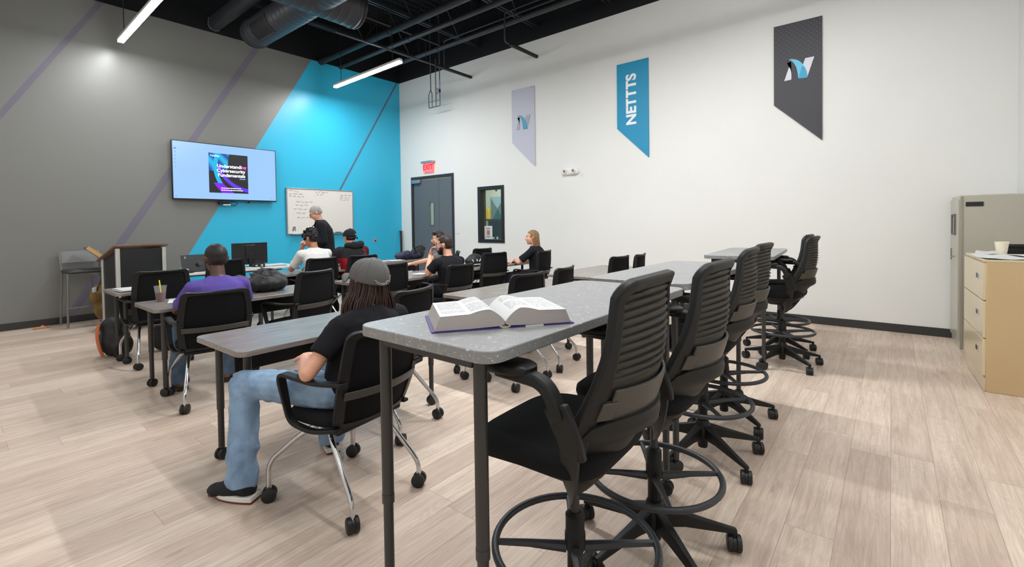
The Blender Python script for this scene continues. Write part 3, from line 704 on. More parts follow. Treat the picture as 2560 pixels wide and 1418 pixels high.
# ------------------------------------------------------------------ nesting task chairs
def make_chair(zt=.505, lean=0.0):
    t = thing('task_chair', 'black task chair', 'chair', (0, 0, 0), 0, 'task chairs around the desks')
    def S(u, v):
        hw = .205+.028*sin(pi*min(1, v*.95+.05)); z = .445+zt*v
        return V((u*hw, -.215-(.075+lean)*v-.025*max(0, v-.9)*10*.5+.045*u*u-.02*sin(pi*v), z))
    path = []
    for (cu, cv, a0) in ((.80, .93, 0), (-.80, .93, 90), (-.84, .05, 180), (.84, .05, 270)):
        ru, rv = (.16, .05) if cv > .5 else (.12, .04)
        for i in range(5): a = radians(a0+90*i/4); path.append((cu+ru*cos(a), cv+rv*sin(a)))
    P = []
    for i in range(len(path)):
        a, b = path[i], path[(i+1) % len(path)]; P.append(a)
        if abs(a[0]-b[0])+abs(a[1]-b[1]) > .3:
            for k in range(1, 8): P.append((a[0]+(b[0]-a[0])*k/8, a[1]+(b[1]-a[1])*k/8))
    G().frame(S, P, lambda i: .018+.036*min(1, abs(P[i][0])**6), .022).obj('back_frame', BLKP, t, bev=.004)
    G().sheet(S, -.90, .90, .04, .955, 12, 14, .007).obj('back_mesh', MESH, t)
    def Lb(u, v): p = S(u, .36+.085*v); return p+V((0, -.020-.012*(1-u*u), 0))
    G().sheet(Lb, -.96, .96, -.5, .5, 14, 2, .008).obj('lumbar_band', mat('satin charcoal band', (58, 56, 54), .38), t, bev=.002)
    # seat
    g = G(); n = 26; rr = []
    for sc_, z in ((.88, .425), (1, .438), (1.0, .462), (.93, .478), (.5, .484), (.02, .482)):
        ring = []
        for i in range(n):
            a = 2*pi*i/n; q = 3.2; x = .235*abs(cos(a))**(2/q)*(1 if cos(a) >= 0 else -1); y = .225*abs(sin(a))**(2/q)*(1 if sin(a) >= 0 else -1)
            ring.append(V((x*sc_, .03+y*sc_, z-(.018 if y > .15 else 0)*sc_)))
        rr.append(ring)
    g.skin(rr).obj('seat', BLKF, t, smooth=60)
    G().box((0, .02, .415), (.36, .34, .022)).box((0, -.15, .415), (.40, .05, .03)).obj('seat_pan', BLKP, t, bev=.008)
    for s in (-1, 1):
        pts = fillet([(s*.232, -.265, .665), (s*.262, -.10, .655), (s*.275, .145, .672), (s*.262, .09, .44), (s*.245, -.05, .415), (s*.215, -.20, .44)], .05, 5)
        G().ribbon(pts, (1, 0, 0), [.045 if p.z > .6 else .034 for p in pts], .018).obj('armrest', BLKP, t, bev=.005)
    for s in (-1, 1):
        for fr in (0, 1):
            pts = [(s*.13, -.02, .41), (s*.165, -.08, .36), (s*.208, -.255, .16), (s*.215, -.28, .115), (s*.215, -.28, .06)] if not fr else [(s*.16, .02, .41), (s*.2, .10, .355), (s*.25, .255, .22), (s*.26, .28, .17), (s*.26, .28, .06)]
            L = G().tube(fillet([pts[0], pts[2] if 0 else pts[1], pts[2], pts[3], pts[4]], .06, 4), .0125, 10).obj('leg', CHROME, t)
            castor(G(), (s*(.26 if fr else .215), .28 if fr else -.28, .085), random.uniform(0, 3.1)).obj('caster', RUB, L)
    G().cyl((-.17, 0, .40), (.17, 0, .40), .011, n=10).cyl((-.14, -.05, .385), (.14, -.05, .385), .009, n=10).obj('cross_tube', CHROME, t)
    return t
CH_LABELS = [
 # x, y, rot, label
 (1.31, 2.17, 8, 'black task chair under the person in the grey cap'),
 (1.92, 2.70, 16, 'black task chair immediately right of the person in the grey cap, pushed to the desk'),
 (3.16, 2.64, -2, 'black task chair behind the open book, left of the empty front desk pair'),
 (3.73, 2.67, 10, 'black task chair next to the one behind the open book, turned slightly'),
 (5.36, 2.87, -4, 'empty black task chair left of two by the white wall, behind the second tall table'),
 (5.78, 2.81, 8, 'empty black task chair showing only a sliver of back, right of its twin'),
 (1.38, 4.28, -10, 'black task chair under the man in the purple shirt'),
 (1.42, 5.93, -2, 'empty black task chair behind the iced drink, in front of the lectern'),
 (2.20, 4.50, 16, 'empty black task chair between the black bag on the desk and the grey cap'),
 (3.22, 6.14, 2, 'black task chair under the person in the white shirt'),
 (3.86, 6.12, -6, 'black task chair under the person in the backwards black cap'),
 (3.13, 4.52, 6, 'empty black task chair just above and right of the grey cap'),
 (3.96, 4.30, 2, 'black task chair under the man in the black shirt at the middle desks'),
 (5.22, 4.78, -12, 'empty black task chair right of the black bag with white print'),
 (6.00, 5.78, -3, 'empty black task chair furthest back, under the interior window'),
 (5.86, 4.40, 8, 'black task chair under the long-haired blond person'),
 (2.36, 7.02, 4, 'black task chair behind the purple-shirted man\'s head, below the desktop monitor'),
 (4.94, 5.46, 45, 'black task chair under the man in the grey shirt'),
]
ch0 = make_chair()
ch1 = make_chair(.445, .03)   # back pressed down and backwards by its sitter
for i, (x, y, r, lb) in enumerate(CH_LABELS):
    if i == 6: ch1.location = (x, y, 0); ch1.rotation_euler = (0, 0, radians(r)); ch1['label'] = lb
    elif i in (0, 12): dup(ch1, (x, y, 0), radians(r), lb)
    elif i == 1: ch0.location = (x, y, 0); ch0.rotation_euler = (0, 0, radians(r)); ch0['label'] = lb
    else: dup(ch0, (x, y, 0), radians(r), lb)

# ------------------------------------------------------------------ drafting stools
def make_stool():
    t = thing('drafting_stool', 'black drafting stool', 'drafting stool', (0, 0, 0), 0, 'drafting stools at the tall tables')
    def S(u, v):   # back surface, v 0 at z .78, 1 at z 1.205
        v_ = max(0, v); hw = .212-.030*v_**1.5+.02*max(0, -v); z = .78+.425*v
        return V((u*hw, -.216-.062*v-.012*max(0, v-.9)*10*.5+(.085-.055*min(1, max(0, v)))*u*u-.028*sin(pi*min(1, v_*1.1)), z))
    P = []
    for (cu, cv, a0) in ((.74, .91, 0), (-.74, .91, 90)):
        for i in range(7): a = radians(a0+90*i/6); P.append((cu+.24*cos(a), cv+.085*sin(a)))
    P = [(1.02-.008*k, -.12+.16*k) for k in range(6)]+P+[(-.98-.008*k, .68-.16*k) for k in range(6)]
    G().frame(S, P, lambda i: .034+.030*(1-min(1, max(0, P[i][1])/.8)), .030, loop=False).obj('back_frame', STLP, t, bev=.007)
    def Sl(u, v):
        p = S(u, v); k = max(0, min(1, (v-.38)/.04)); ph = v*19.0+.55*u*u; saw = ph % 1.0; saw = saw if saw < .86 else (1-saw)/.14*.86
        return p+V((0, -.017*k*(saw-.43)*(1-.4*abs(u)**3), 0))
    G().sheet(Sl, -.92, .92, .0, .965, 12, 190, .006).obj('backrest', SLAT, t, smooth=50)
    def Lp(u, v): return S(u*.86, .235+.105*v)+V((0, -.015, 0))
    PM = mat('satin grey brown pad', (62, 59, 54), .40)
    lp = G().sheet(Lp, -1, 1, -1, 1, 14, 6, .012).obj('lumbar_pad', PM, t, bev=.004, smooth=60)
    for s in (-1, 1):
        G().sheet(lambda u, v: S(s*(.88+.10*u), .205+.06*v)+V((0, -.017, 0)), -1, 1, -1, 1, 3, 3, .016).obj('lumbar_tab', PM, lp, bev=.003)
    # lower shell with an oval opening
    def Lw(u, v):  # v 0 bottom .. 1 top
        v = max(0, v); hw = .045+.195*(v**.75); z = .515+.325*v; k = min(1, v*1.05)
        bul = -.030*math.exp(-((v-.86)/.08)**2)*(1-abs(u)**2)
        return V((u*hw, -.025-.232*v**.80+(.01+.095*v)*u*u+bul, z))
    g = G(); n = 48; fr, bk = [], []
    for j in range(10):
        tt = j/9; a_, b_ = [], []
        for i in range(n):
            a = 2*pi*i/n; cu, su = cos(a), sin(a); q = 6
            ou = (abs(cu)**q+abs(su)**q)**(-1/q)
            o = (cu*ou, .5+.5*su*ou); h = (.66*cu, .37+.20*su)
            u, v = h[0]+(o[0]-h[0])*tt, h[1]+(o[1]-h[1])*tt; v = min(1, max(0, v))
            e = .01; nn = (Lw(u+e, v)-Lw(u-e, v)).cross(Lw(u, v+e)-Lw(u, v-e)).normalized(); p = Lw(u, v)
            a_.append(p+nn*.011); b_.append(p-nn*.011)
        fr.append(a_); bk.append(b_)
    g.skin(fr+bk[::-1], True, False, True).obj('back_shell', STLP, t, smooth=50)
    for s in (-1, 1): G().ribbon(curve([(s*.256, -.130, .83), (s*.243, -.125, .74), (s*.195, -.095, .64), (s*.120, -.050, .555), (s*.035, -.020, .512)], 4), (1, .0, .45*s), .016, .058).obj('yoke_rail', STLP, t, bev=.005)
    for s in (-1, 1):
        a = G().ribbon(curve([(s*.235, -.135, .735), (s*.250, -.130, .79), (s*.264, -.115, .845), (s*.272, -.10, .885)], 4), (1, 0, 0), .028, .072)
        a.ribbon(fillet([(s*.272, -.115, .85), (s*.278, -.080, .945), (s*.275, .09, .952)], .055, 6), (1, 0, 0), .045, .034)
        a = a.obj('arm_post', STLP, t, bev=.008)
        pr = [V((s*.268+x, .105+y, 0)) for x, y in rrect(.095, .27, .044, 6)]
        c = V((s*.268, .105, 0))
        G().skin([[c+(p-c)*.86+V((0, 0, .950)) for p in pr], [p+V((0, 0, .958)) for p in pr], [p+V((0, 0, .974)) for p in pr], [c+(p-c)*.9+V((0, 0, .980)) for p in pr]]).obj('arm_pad', BLKP, t, smooth=60)
    g = G(); n = 32; rr = []
    for sc_, z in ((.86, .655), (.97, .665), (1.0, .69), (.985, .712), (.90, .726), (.45, .732), (.02, .731)):
        ring = []
        for i in range(n):
            a = 2*pi*i/n; q = 4.6; x = .242*abs(cos(a))**(2/q)*(1 if cos(a) >= 0 else -1); y = .24*abs(sin(a))**(2/q)*(1 if sin(a) >= 0 else -1)
            ring.append(V((x*sc_, .048+y*sc_*.96, z-(.022*max(0, y-.05)/.19)*sc_)))
        rr.append(ring)
    g.skin(rr).obj('seat', BLKF, t, smooth=60)
    g = G().skin([[V((x*k, .02+y*k, z)) for x, y in rrect(.42, .38, .09, 5)] for k, z in ((.42, .575), (.62, .60), (.9, .635), (1.0, .668))]); g.obj('seat_pan', BLKP, t, smooth=50)
    G().cyl((0, 0, .36), (0, 0, .60), .0155, n=16).cyl((0, 0, .52), (0, 0, .59), .028, n=16).obj('gas_column', BLKM, t)
    g = G().lathe([(.026, .05), (.028, .06), (.026, .30), (.034, .31), (.034, .36), (.031, .365), (.031, .42), (.02, .43)], (0, 0, 0), 20); g.obj('column_sleeve', BLKP, t)
    rg = G().tube([(.262*cos(2*pi*i/56), .262*sin(2*pi*i/56), .325) for i in range(56)], .0125, 10, loop=True).obj('foot_ring', BLKM, t)
    for k in range(4):
        a = radians(35+90*k); G().tube([(.03*cos(a), .03*sin(a), .312), (.15*cos(a), .15*sin(a), .322), (.258*cos(a), .258*sin(a), .325)], [.018, .012, .010], 8).obj('ring_spoke', BLKM, rg)
    G().lathe([(.05, .10), (.056, .12), (.05, .165), (.036, .20), (.03, .21)], (0, 0, 0), 20).obj('base_hub', BLKP, t)
    for k in range(5):
        a = radians(18+72*k); d = V((cos(a), sin(a), 0)); n_ = V((-sin(a), cos(a), 0)); rings = []
        for r, wd, zt, zb in ((.035, .028, .185, .11), (.12, .022, .158, .108), (.22, .017, .128, .092), (.315, .014, .100, .078), (.335, .013, .094, .074)):
            p = d*r; rings.append([p+n_*wd+V((0, 0, zb)), p+n_*wd*.75+V((0, 0, zt)), p-n_*wd*.75+V((0, 0, zt)), p-n_*wd+V((0, 0, zb))])
        s_ = G().skin(rings).obj('base_arm', BLKP, t, bev=.004)
        castor(G(), (d.x*.325, d.y*.325, .085), random.uniform(0, 3.1), .033, .021).obj('caster', RUB, s_)
    return t
ST = [
 (1.29, .80, 2, 'nearest black drafting stool, beside the open book on the first tall table'),
 (1.86, .765, 0, 'second black drafting stool from the front, at the end of the first tall table'),
 (2.80, .855, 3, 'third black drafting stool from the front, at the second tall table'),
 (3.42, .90, -2, 'fourth black drafting stool from the front, last of the overlapping four'),
 (5.03, .80, -5, 'black drafting stool nearer to us of the pair at the far tall table'),
 (5.55, .90, -2, 'black drafting stool behind the other at the far tall table, against the white wall'),
]
st0 = make_stool()
for i, (x, y, r, lb) in enumerate(ST):
    if i == 0: st0.location = (x, y, 0); st0.rotation_euler = (0, 0, radians(r)); st0['label'] = lb
    else: dup(st0, (x, y, 0), radians(r), lb)

# ------------------------------------------------------------------ tables
def make_tall_table():
    t = thing('tall_table', 'tall table', 'tall table', (0, 0, 0), 0, 'speckled tall tables')
    L, D, H = 1.46, .60, 1.04
    G().prism(rrect(L, D, .055, 7), H-.034, H).obj('tabletop', SPECK, t, bev=.003)
    for sx in (-1, 1):
        for sy in (-1, 1):
            x, y = sx*(L/2-.055), sy*(D/2-.085)
            l = G().cyl((x, y, .455), (x, y, H-.034), .0195, n=20).cyl((x, y, .07), (x, y, .455), .0165, n=20).lathe([(.0205, .445), (.0205, .475)], (x, y, 0), 20).obj('leg', LEG, t)
            castor(G(), (x, y, .09), random.uniform(0, 3), .031, .018).obj('caster', RUB, l)
    G().box((0, 0, H-.055), (L-.2, .05, .04)).box((-(L/2-.055), 0, H-.05), (.04, D-.2, .03)).box(((L/2-.055), 0, H-.05), (.04, D-.2, .03)).obj('under_frame', LEG, t, bev=.004)
    return t
TT = [(1.605, 1.09, 0, 'nearest tall speckled grey table with the open book on it'), (3.19, 1.125, 0, 'second tall speckled grey table, end to end with the nearest one'), (5.42, 1.17, 4.2, 'far tall grey table standing alone near the white wall')]
tt0 = make_tall_table()
for i, (x, y, r, lb) in enumerate(TT):
    if i == 0: tt0.location = (x, y, 0); tt0['label'] = lb
    else: dup(tt0, (x, y, 0), radians(r), lb)
def make_desk():
    t = thing('training_desk', 'desk', 'desk', (0, 0, 0), 0, 'grey woodgrain training desks')
    L, D, H = 1.50, .62, .735
    G().prism(rrect(L, D, .05, 6), H-.030, H).obj('desktop', LAM, t, bev=.003)
    for sx in (-1, 1):
        for sy, yo in ((-1, .14), (1, .10)):
            x, y = sx*(L/2-.095), sy*(D/2-yo)
            l = G().cyl((x, y, .30), (x, y, H-.03), .0205, n=16).cyl((x, y, .07), (x, y, .30), .017, n=16).obj('leg', LEG, t)
            castor(G(), (x, y, .09), random.uniform(0, 3), .031, .018).obj('caster', RUB, l)
    G().box((0, .17, .60), (L-.32, .018, .19)).obj('modesty_panel', BLKP, t, bev=.003)
    G().box((0, 0, H-.045), (L-.25, .045, .03)).obj('under_rail', LEG, t)
    return t
TD = [
 (1.69, 2.88, 1, 'grey desk in front of the person in the grey cap'),
 (3.64, 2.89, 0, 'grey desk behind the tall tables with two empty chairs'),
 (5.50, 3.03, 1, 'grey desk furthest right, near the white wall'),
 (1.80, 4.77, 0, 'grey desk with the iced drink and the black bag'),
 (3.62, 4.76, 3, 'grey desk in front of the man in the black shirt'),
 (5.45, 4.93, -1, 'grey desk of the blond person with the printed black bag on it'),
 (1.84, 6.20, 0, 'grey desk with a stack of paper on its corner, beside the lectern'),
 (3.42, 6.52, 0, 'grey desk of the person in the white shirt'),
 (5.20, 6.95, -3, 'grey desk with papers and dark bags below the grey door'),
]
td0 = make_desk()
for i, (x, y, r, lb) in enumerate(TD):
    if i == 0: td0.location = (x, y, 0); td0.rotation_euler = (0, 0, radians(r)); td0['label'] = lb
    else: dup(td0, (x, y, 0), radians(r), lb)
# white teacher's desk
t = thing('white_desk', 'long white teacher desk with monitors in front of the blue wall', 'desk', (2.85, 7.80, 0), radians(-2))
G().prism(rrect(1.70, .72, .02, 3), .72, .75).obj('desktop', mat('white laminate', (236, 236, 234), .35), t, bev=.002)
for sx in (-1, 1):
    for sy in (-1, 1): G().box((sx*.72, sy*.28, .36), (.04, .04, .72)).obj('leg', mat('grey steel leg', (130, 132, 134), .4, .5), t, bev=.003)
G().box((0, .0, .69), (1.4, .04, .04)).obj('under_rail', mat('grey steel leg', (130, 132, 134), .4, .5), t)

# ------------------------------------------------------------------ cabinets at the right
def cabinets():
    CR = mat('cream enamel', (208, 192, 158), .3, 0, coat=.2); CS = mat('tan enamel side', (196, 170, 128), .4); TG = mat('putty grey enamel', (178, 173, 158), .32, 0, coat=.2)
    HD = mat('dark recess', (40, 38, 36), .4)
    t = thing('filing_cabinet', 'cream three-drawer lateral filing cabinet with tan side', 'filing cabinet', (5.615, -.79, 0), radians(1.5))
    W, D, H = .93, .45, 1.025
    G().box((0, 0, H/2), (W, D, H)).obj('body', CS, t, bev=.004); G().box((0, D/2+.003, .055), (W-.02, .01, .10)).obj('plinth', CR, t, bev=.002)
    G().box((0, .0, H+.004), (W+.004, D+.02, .018)).obj('top_panel', CR, t, bev=.003)
    for k in range(3):
        z = .125+.297*k+.145
        d = G().box((0, D/2+.009, z), (W-.012, .02, .288)).obj('drawer', CR, t, bev=.003)
        for x in (-.24, ):
            G().box((x, D/2+.020, z+.03), (.10, .006, .05)).obj('handle_plate', CHROME, d, bev=.002); G().box((x+.018, D/2+.022, z+.03), (.045, .006, .034)).obj('handle_recess', HD, d)
    t = thing('storage_cabinet', 'tall putty-grey metal locker cabinet by the white wall', 'cabinet', (6.955, -.775, 0), radians(2))
    W, D, H = .545, .46, 1.595
    G().box((0, 0, H/2), (W, D, H)).obj('body', TG, t, bev=.004)
    d = G().box((0, D/2+.008, H/2+.02), (W-.03, .016, H-.12)).obj('door', TG, t, bev=.003)
    g = G()
    for cx, cz, sx, sz in ((0, 1.40, .2, .015), (0, 1.19, .2, .015), (-.10, 1.295, .015, .22), (.10, 1.295, .015, .22)): g.box((cx, D/2+.022, cz), (sx, .012, sz))
    g.obj('label_holder', mat('grey plastic trim', (96, 96, 94), .5), d)
    G().cyl((-.06, D/2+.02, .95), (-.06, D/2+.05, .95), .012, n=10).box((-.06, D/2+.045, .98), (.02, .012, .12)).obj('handle', CHROME, d)
    G().box((-W/2-.003, .125, 1.505), (.006, .13, .045)).obj('black_label', mat('black label', (22, 22, 22), .5), t)
    G().box((-W/2-.002, D/2-.012, H/2), (.006, .02, H-.02)).obj('corner_seam', mat('darker putty seam', (150, 145, 130), .4), t)  # edge strip in a darker putty tone than the body
    g = G().box((-.05, -.05, H+.004), (.35, .25, .006)); g.obj('top_sheet', PAPER, t)
    def sheets(name, label, loc, rz, w, d, n, cat='paper', m=PAPER, seed=1):
        t = thing(name, label, cat, loc, rz); rn = random.Random(seed)
        for i in range(n):
            o = G().box((0, 0, .0009+.0016*i), (w, d, .0014)).obj('sheet', m, t); o.rotation_euler = (0, 0, rn.uniform(-.12, .12) if n > 1 else 0); o.location = (rn.uniform(-.012, .012), rn.uniform(-.012, .012), 0)
        return t
    def drape(name, label, loc, rz, w, d, curl, parent_cat='paper'):
        t = thing(name, label, parent_cat, loc, rz)
        G().sheet(lambda u, v: V((u*w/2, v*d/2, .003+curl*(max(0, u-.3)**2)+.004*(1+sin(5*v+3*u)))), -1, 1, -1, 1, 12, 8, .0012).obj('sheet', PAPER, t); return t
    TOPZ = 1.039
    drape('paper_sheet', 'large white sheet draped over the filing cabinet top, under the paper cup', (5.42, -.75, TOPZ), .1, .50, .40, .012)
    drape('paper_sheet', 'curled white sheet at the back of the filing cabinet top', (5.88, -.68, TOPZ+.001), -.2, .24, .20, .03)
    sheets('paper_stack', 'grey and white papers right of the paper cup on the filing cabinet', (5.52, -.90, TOPZ+.014), .3, .28, .2, 3, seed=4)
    t = thing('paper_cup', 'cream paper cup standing on the filing cabinet', 'cup', (5.70, -.73, TOPZ+.012))
    G().lathe([(.030, 0), (.032, .002), (.044, .105), (.0425, .105), (.031, .006), (.001, .005)], (0, 0, 0), 28).obj('cup_body', mat('cream card', (238, 228, 206), .6), t); G().tube([(.0435*cos(2*pi*i/28), .0435*sin(2*pi*i/28), .105) for i in range(28)], .002, 6, loop=True).obj('rim', mat('cream card', (238, 228, 206), .6), t)
    t = thing('desk_phone', 'dark phone cut off by the right edge of the photo', 'phone', (6.02, -.86, TOPZ)); G().box((0, 0, .03), (.2, .16, .05), 0).obj('base', BLKP, t, bev=.008); G().box((-.06, 0, .07), (.05, .17, .04)).obj('handset', BLKP, t, bev=.012)
    return sheets
sheets = cabinets()

# ------------------------------------------------------------------ lectern, bar stool, things by the grey wall
def lectern_area():
    AL = mat('pale aluminium post', (200, 198, 192), .35, .3); PN = mat('dark charcoal panel', (30, 31, 34), .4); WD = m_lam('walnut lectern top', (110, 84, 66), (140, 112, 92))
    t = thing('lectern', 'lectern with black panels, pale metal posts and brown sloping top', 'lectern', (1.715, 8.17, 0), radians(9))
    W, D = .53, .44
    zf, zb = 1.115, .965
    for sx in (-1, 1):
        for sy in (-1, 1):
            z = zf if sy < 0 else zb; G().box((sx*W/2, sy*D/2, z/2), (.045, .045, z)).obj('post', AL, t, bev=.008)
    G().box((0, -D/2, .59), (W-.04, .012, 1.02)).obj('front_panel', PN, t)
    for sx in (-1, 1):
        g = G(); y0, y1 = -D/2+.02, D/2-.02
        g.skin([[V((sx*W/2-.006, y0, .08)), V((sx*W/2-.006, y1, .08)), V((sx*W/2-.006, y1, zb-.01)), V((sx*W/2-.006, y0, zf-.02))], [V((sx*W/2+.006, y0, .08)), V((sx*W/2+.006, y1, .08)), V((sx*W/2+.006, y1, zb-.01)), V((sx*W/2+.006, y0, zf-.02))]]); g.obj('side_panel', PN, t)
    g = G(); a, b = (-D/2-.04, zf+.025), (D/2+.09, zb-.035)
    g.skin([[V((x, a[0], a[1])), V((x, b[0], b[1])), V((x, b[0], b[1]+.024)), V((x, a[0], a[1]+.024))] for x in (-W/2-.05, W/2+.05)]); g.obj('sloping_top', WD, t, bev=.004)
    G().box((0, 0, .5), (W-.05, D-.05, .02)).obj('shelf', PN, t)
    # bar stool
    GR = mat('grey steel stool', (128, 126, 122), .4, .35)
    t = thing('bar_stool', 'grey metal bar stool with dark padded seat against the grey wall', 'bar stool', (1.33, 9.03, 0), radians(3))
    for sx in (-1, 1):
        G().tube([(sx*.235, -.20, .012), (sx*.215, -.17, .76)], .0135, 10).obj('leg', GR, t)
        G().tube(fillet([(sx*.235, .22, .012), (sx*.215, .17, .76), (sx*.235, .20, 1.06)], .08), .0135, 10).obj('leg', GR, t)
    G().tube([(.228, -.19, .28), (-.228, -.19, .28)], .011, 8).obj('foot_rest', GR, t)
    g = G()
    for sx in (-1, 1): g.tube([(sx*.228, -.19, .28), (sx*.228, .20, .28)], .009, 8)
    g.obj('side_rail', GR, t)
    G().sheet(lambda u, v: V((u*.235, .195+.03*(1-u*u)+.02*v, .975+.085*v)), -1, 1, -1, 1, 14, 4, .014).obj('backrest', mat('grey stool back', (120, 120, 120), .45), t, bev=.004)
    G().skin([[V((x*k, y*k, z)) for x, y in rrect(.46, .42, .07)] for k, z in ((.9, .755), (1, .768), (1, .79), (.92, .806), (.3, .81))]).obj('seat', mat('charcoal vinyl', (56, 55, 55), .5), t, smooth=60)
    t = thing('bar_stool', 'second grey bar stool mostly hidden behind the lectern', 'bar stool', (1.98, 8.95, 0), radians(-30))
    for sx in (-1, 1):
        for sy in (-1, 1): G().tube([(sx*.23, sy*.20, .012), (sx*.21, sy*.17, .76)], .0135, 10).obj('leg', GR, t)
        G().tube([(sx*.21, .17, .76), (sx*.235, .20, 1.06)], .0135, 10).obj('back_post', GR, t)
    G().sheet(lambda u, v: V((u*.235, .195+.03*(1-u*u)+.02*v, .975+.085*v)), -1, 1, -1, 1, 14, 4, .014).obj('backrest', mat('grey stool back', (120, 120, 120), .45), t)
    G().prism(rrect(.46, .42, .07), .76, .80).obj('seat', mat('charcoal vinyl', (56, 55, 55), .5), t, bev=.006)
    t = thing('tilted_board', 'tilted grey board with a tan wooden edge behind the bar stool', 'board', (1.45, 8.90, 1.0), 0)
    R = Matrix.Rotation(radians(42), 3, 'Y')
    G().box((0, 0, 0), (.34, .30, .018), rot=R).obj('board', mat('grey board', (104, 106, 104), .5), t); G().box(R@V((0, -.155, .0)), (.35, .02, .05), rot=R).obj('wooden_edge', mat('tan plywood edge', (196, 158, 104), .5), t)
    G().cyl((.02, .05, -.02), (.02, .05, -.98), .012, n=8).obj('stand_post', GR, t)
    # olive bag hanging by the stool
    KH = mat('olive canvas', (124, 98, 54), .85, 0, .3, 120)
    t = thing('canvas_bag', 'olive brown canvas bag slung under the bar stool by the lectern', 'bag', (1.435, 8.78, .46), radians(20))
    g = G()
    for c, r in (((0, 0, 0), (.11, .08, .12)), ((.03, 0, -.22), (.10, .06, .16)), ((-.06, 0, -.05), (.06, .06, .08))): g.ell(c, r)
    blob(g, .012, 4, wr=(.010, 14), name='bag_body', m=KH, parent=t)
    G().tube(curve([(-.06, -.05, .05), (-.02, -.06, .16), (.05, -.02, .30), (.06, .05, .18), (.02, .02, .05)]), .012, 6, flat=.4).obj('strap', mat('dark strap', (60, 50, 38), .8), t)
    G().box((-.09, -.06, .06), (.05, .02, .07), .3).obj('buckle_patch', mat('white tag', (190, 190, 195), .6), t, bev=.005)
    t = thing('orange_scrap', 'crumpled orange strip lying on the floor by the grey wall', 'litter', (.88, 9.19, 0))
    G().sheet(lambda u, v: V((u*.085, v*.03+.01*u, .018+.022*max(0, sin(3.3*u+1.2))*(1-.5*abs(v))+.006*sin(9*u))), -1, 1, -1, 1, 14, 4, .003).obj('strip', mat('orange plastic', (255, 130, 30), .5), t)
def bake(o):
    dg = bpy.context.evaluated_depsgraph_get(); me = bpy.data.meshes.new_from_object(o.evaluated_get(dg)); old = o.data; o.modifiers.clear(); o.data = me; me.name = old.name; bpy.data.meshes.remove(old)
def blob(g, vox, sm, wr=None, name='blob', m=None, parent=None, wf=None):
    """fuse overlapping shapes of g into one continuous surface"""
    me = bpy.data.meshes.new(name); g.b.normal_update(); bmesh.ops.recalc_face_normals(g.b, faces=g.b.faces); g.b.to_mesh(me); g.b.free()
    o = bpy.data.objects.new(name, me); COL.objects.link(o)
    x = o.modifiers.new('r', 'REMESH'); x.mode = 'VOXEL'; x.voxel_size = vox; x.use_smooth_shade = True
    if sm: y = o.modifiers.new('s', 'SMOOTH'); y.iterations = sm; y.factor = .5
    bake(o); me = o.data
    if wr:
        amp, fr = wr; nn = [v.normal.copy() for v in me.vertices]
        for v, n_ in zip(me.vertices, nn):
            p = v.co
            if wf: k = wf(p)
            else: k = 1
            q = V((p.x*fr, p.y*fr, p.z*fr*.75)); a = noise.noise(q); b_ = noise.noise(q*2.1+V((5, 3, 1)))
            v.co = p+n_*k*amp*((1-2*abs(a))*.8+b_*.5-.35)
    for p in me.polygons: p.use_smooth = True
    me.materials.clear()
    if m: me.materials.append(m)
    if parent: o.parent = parent
    return o
lectern_area()

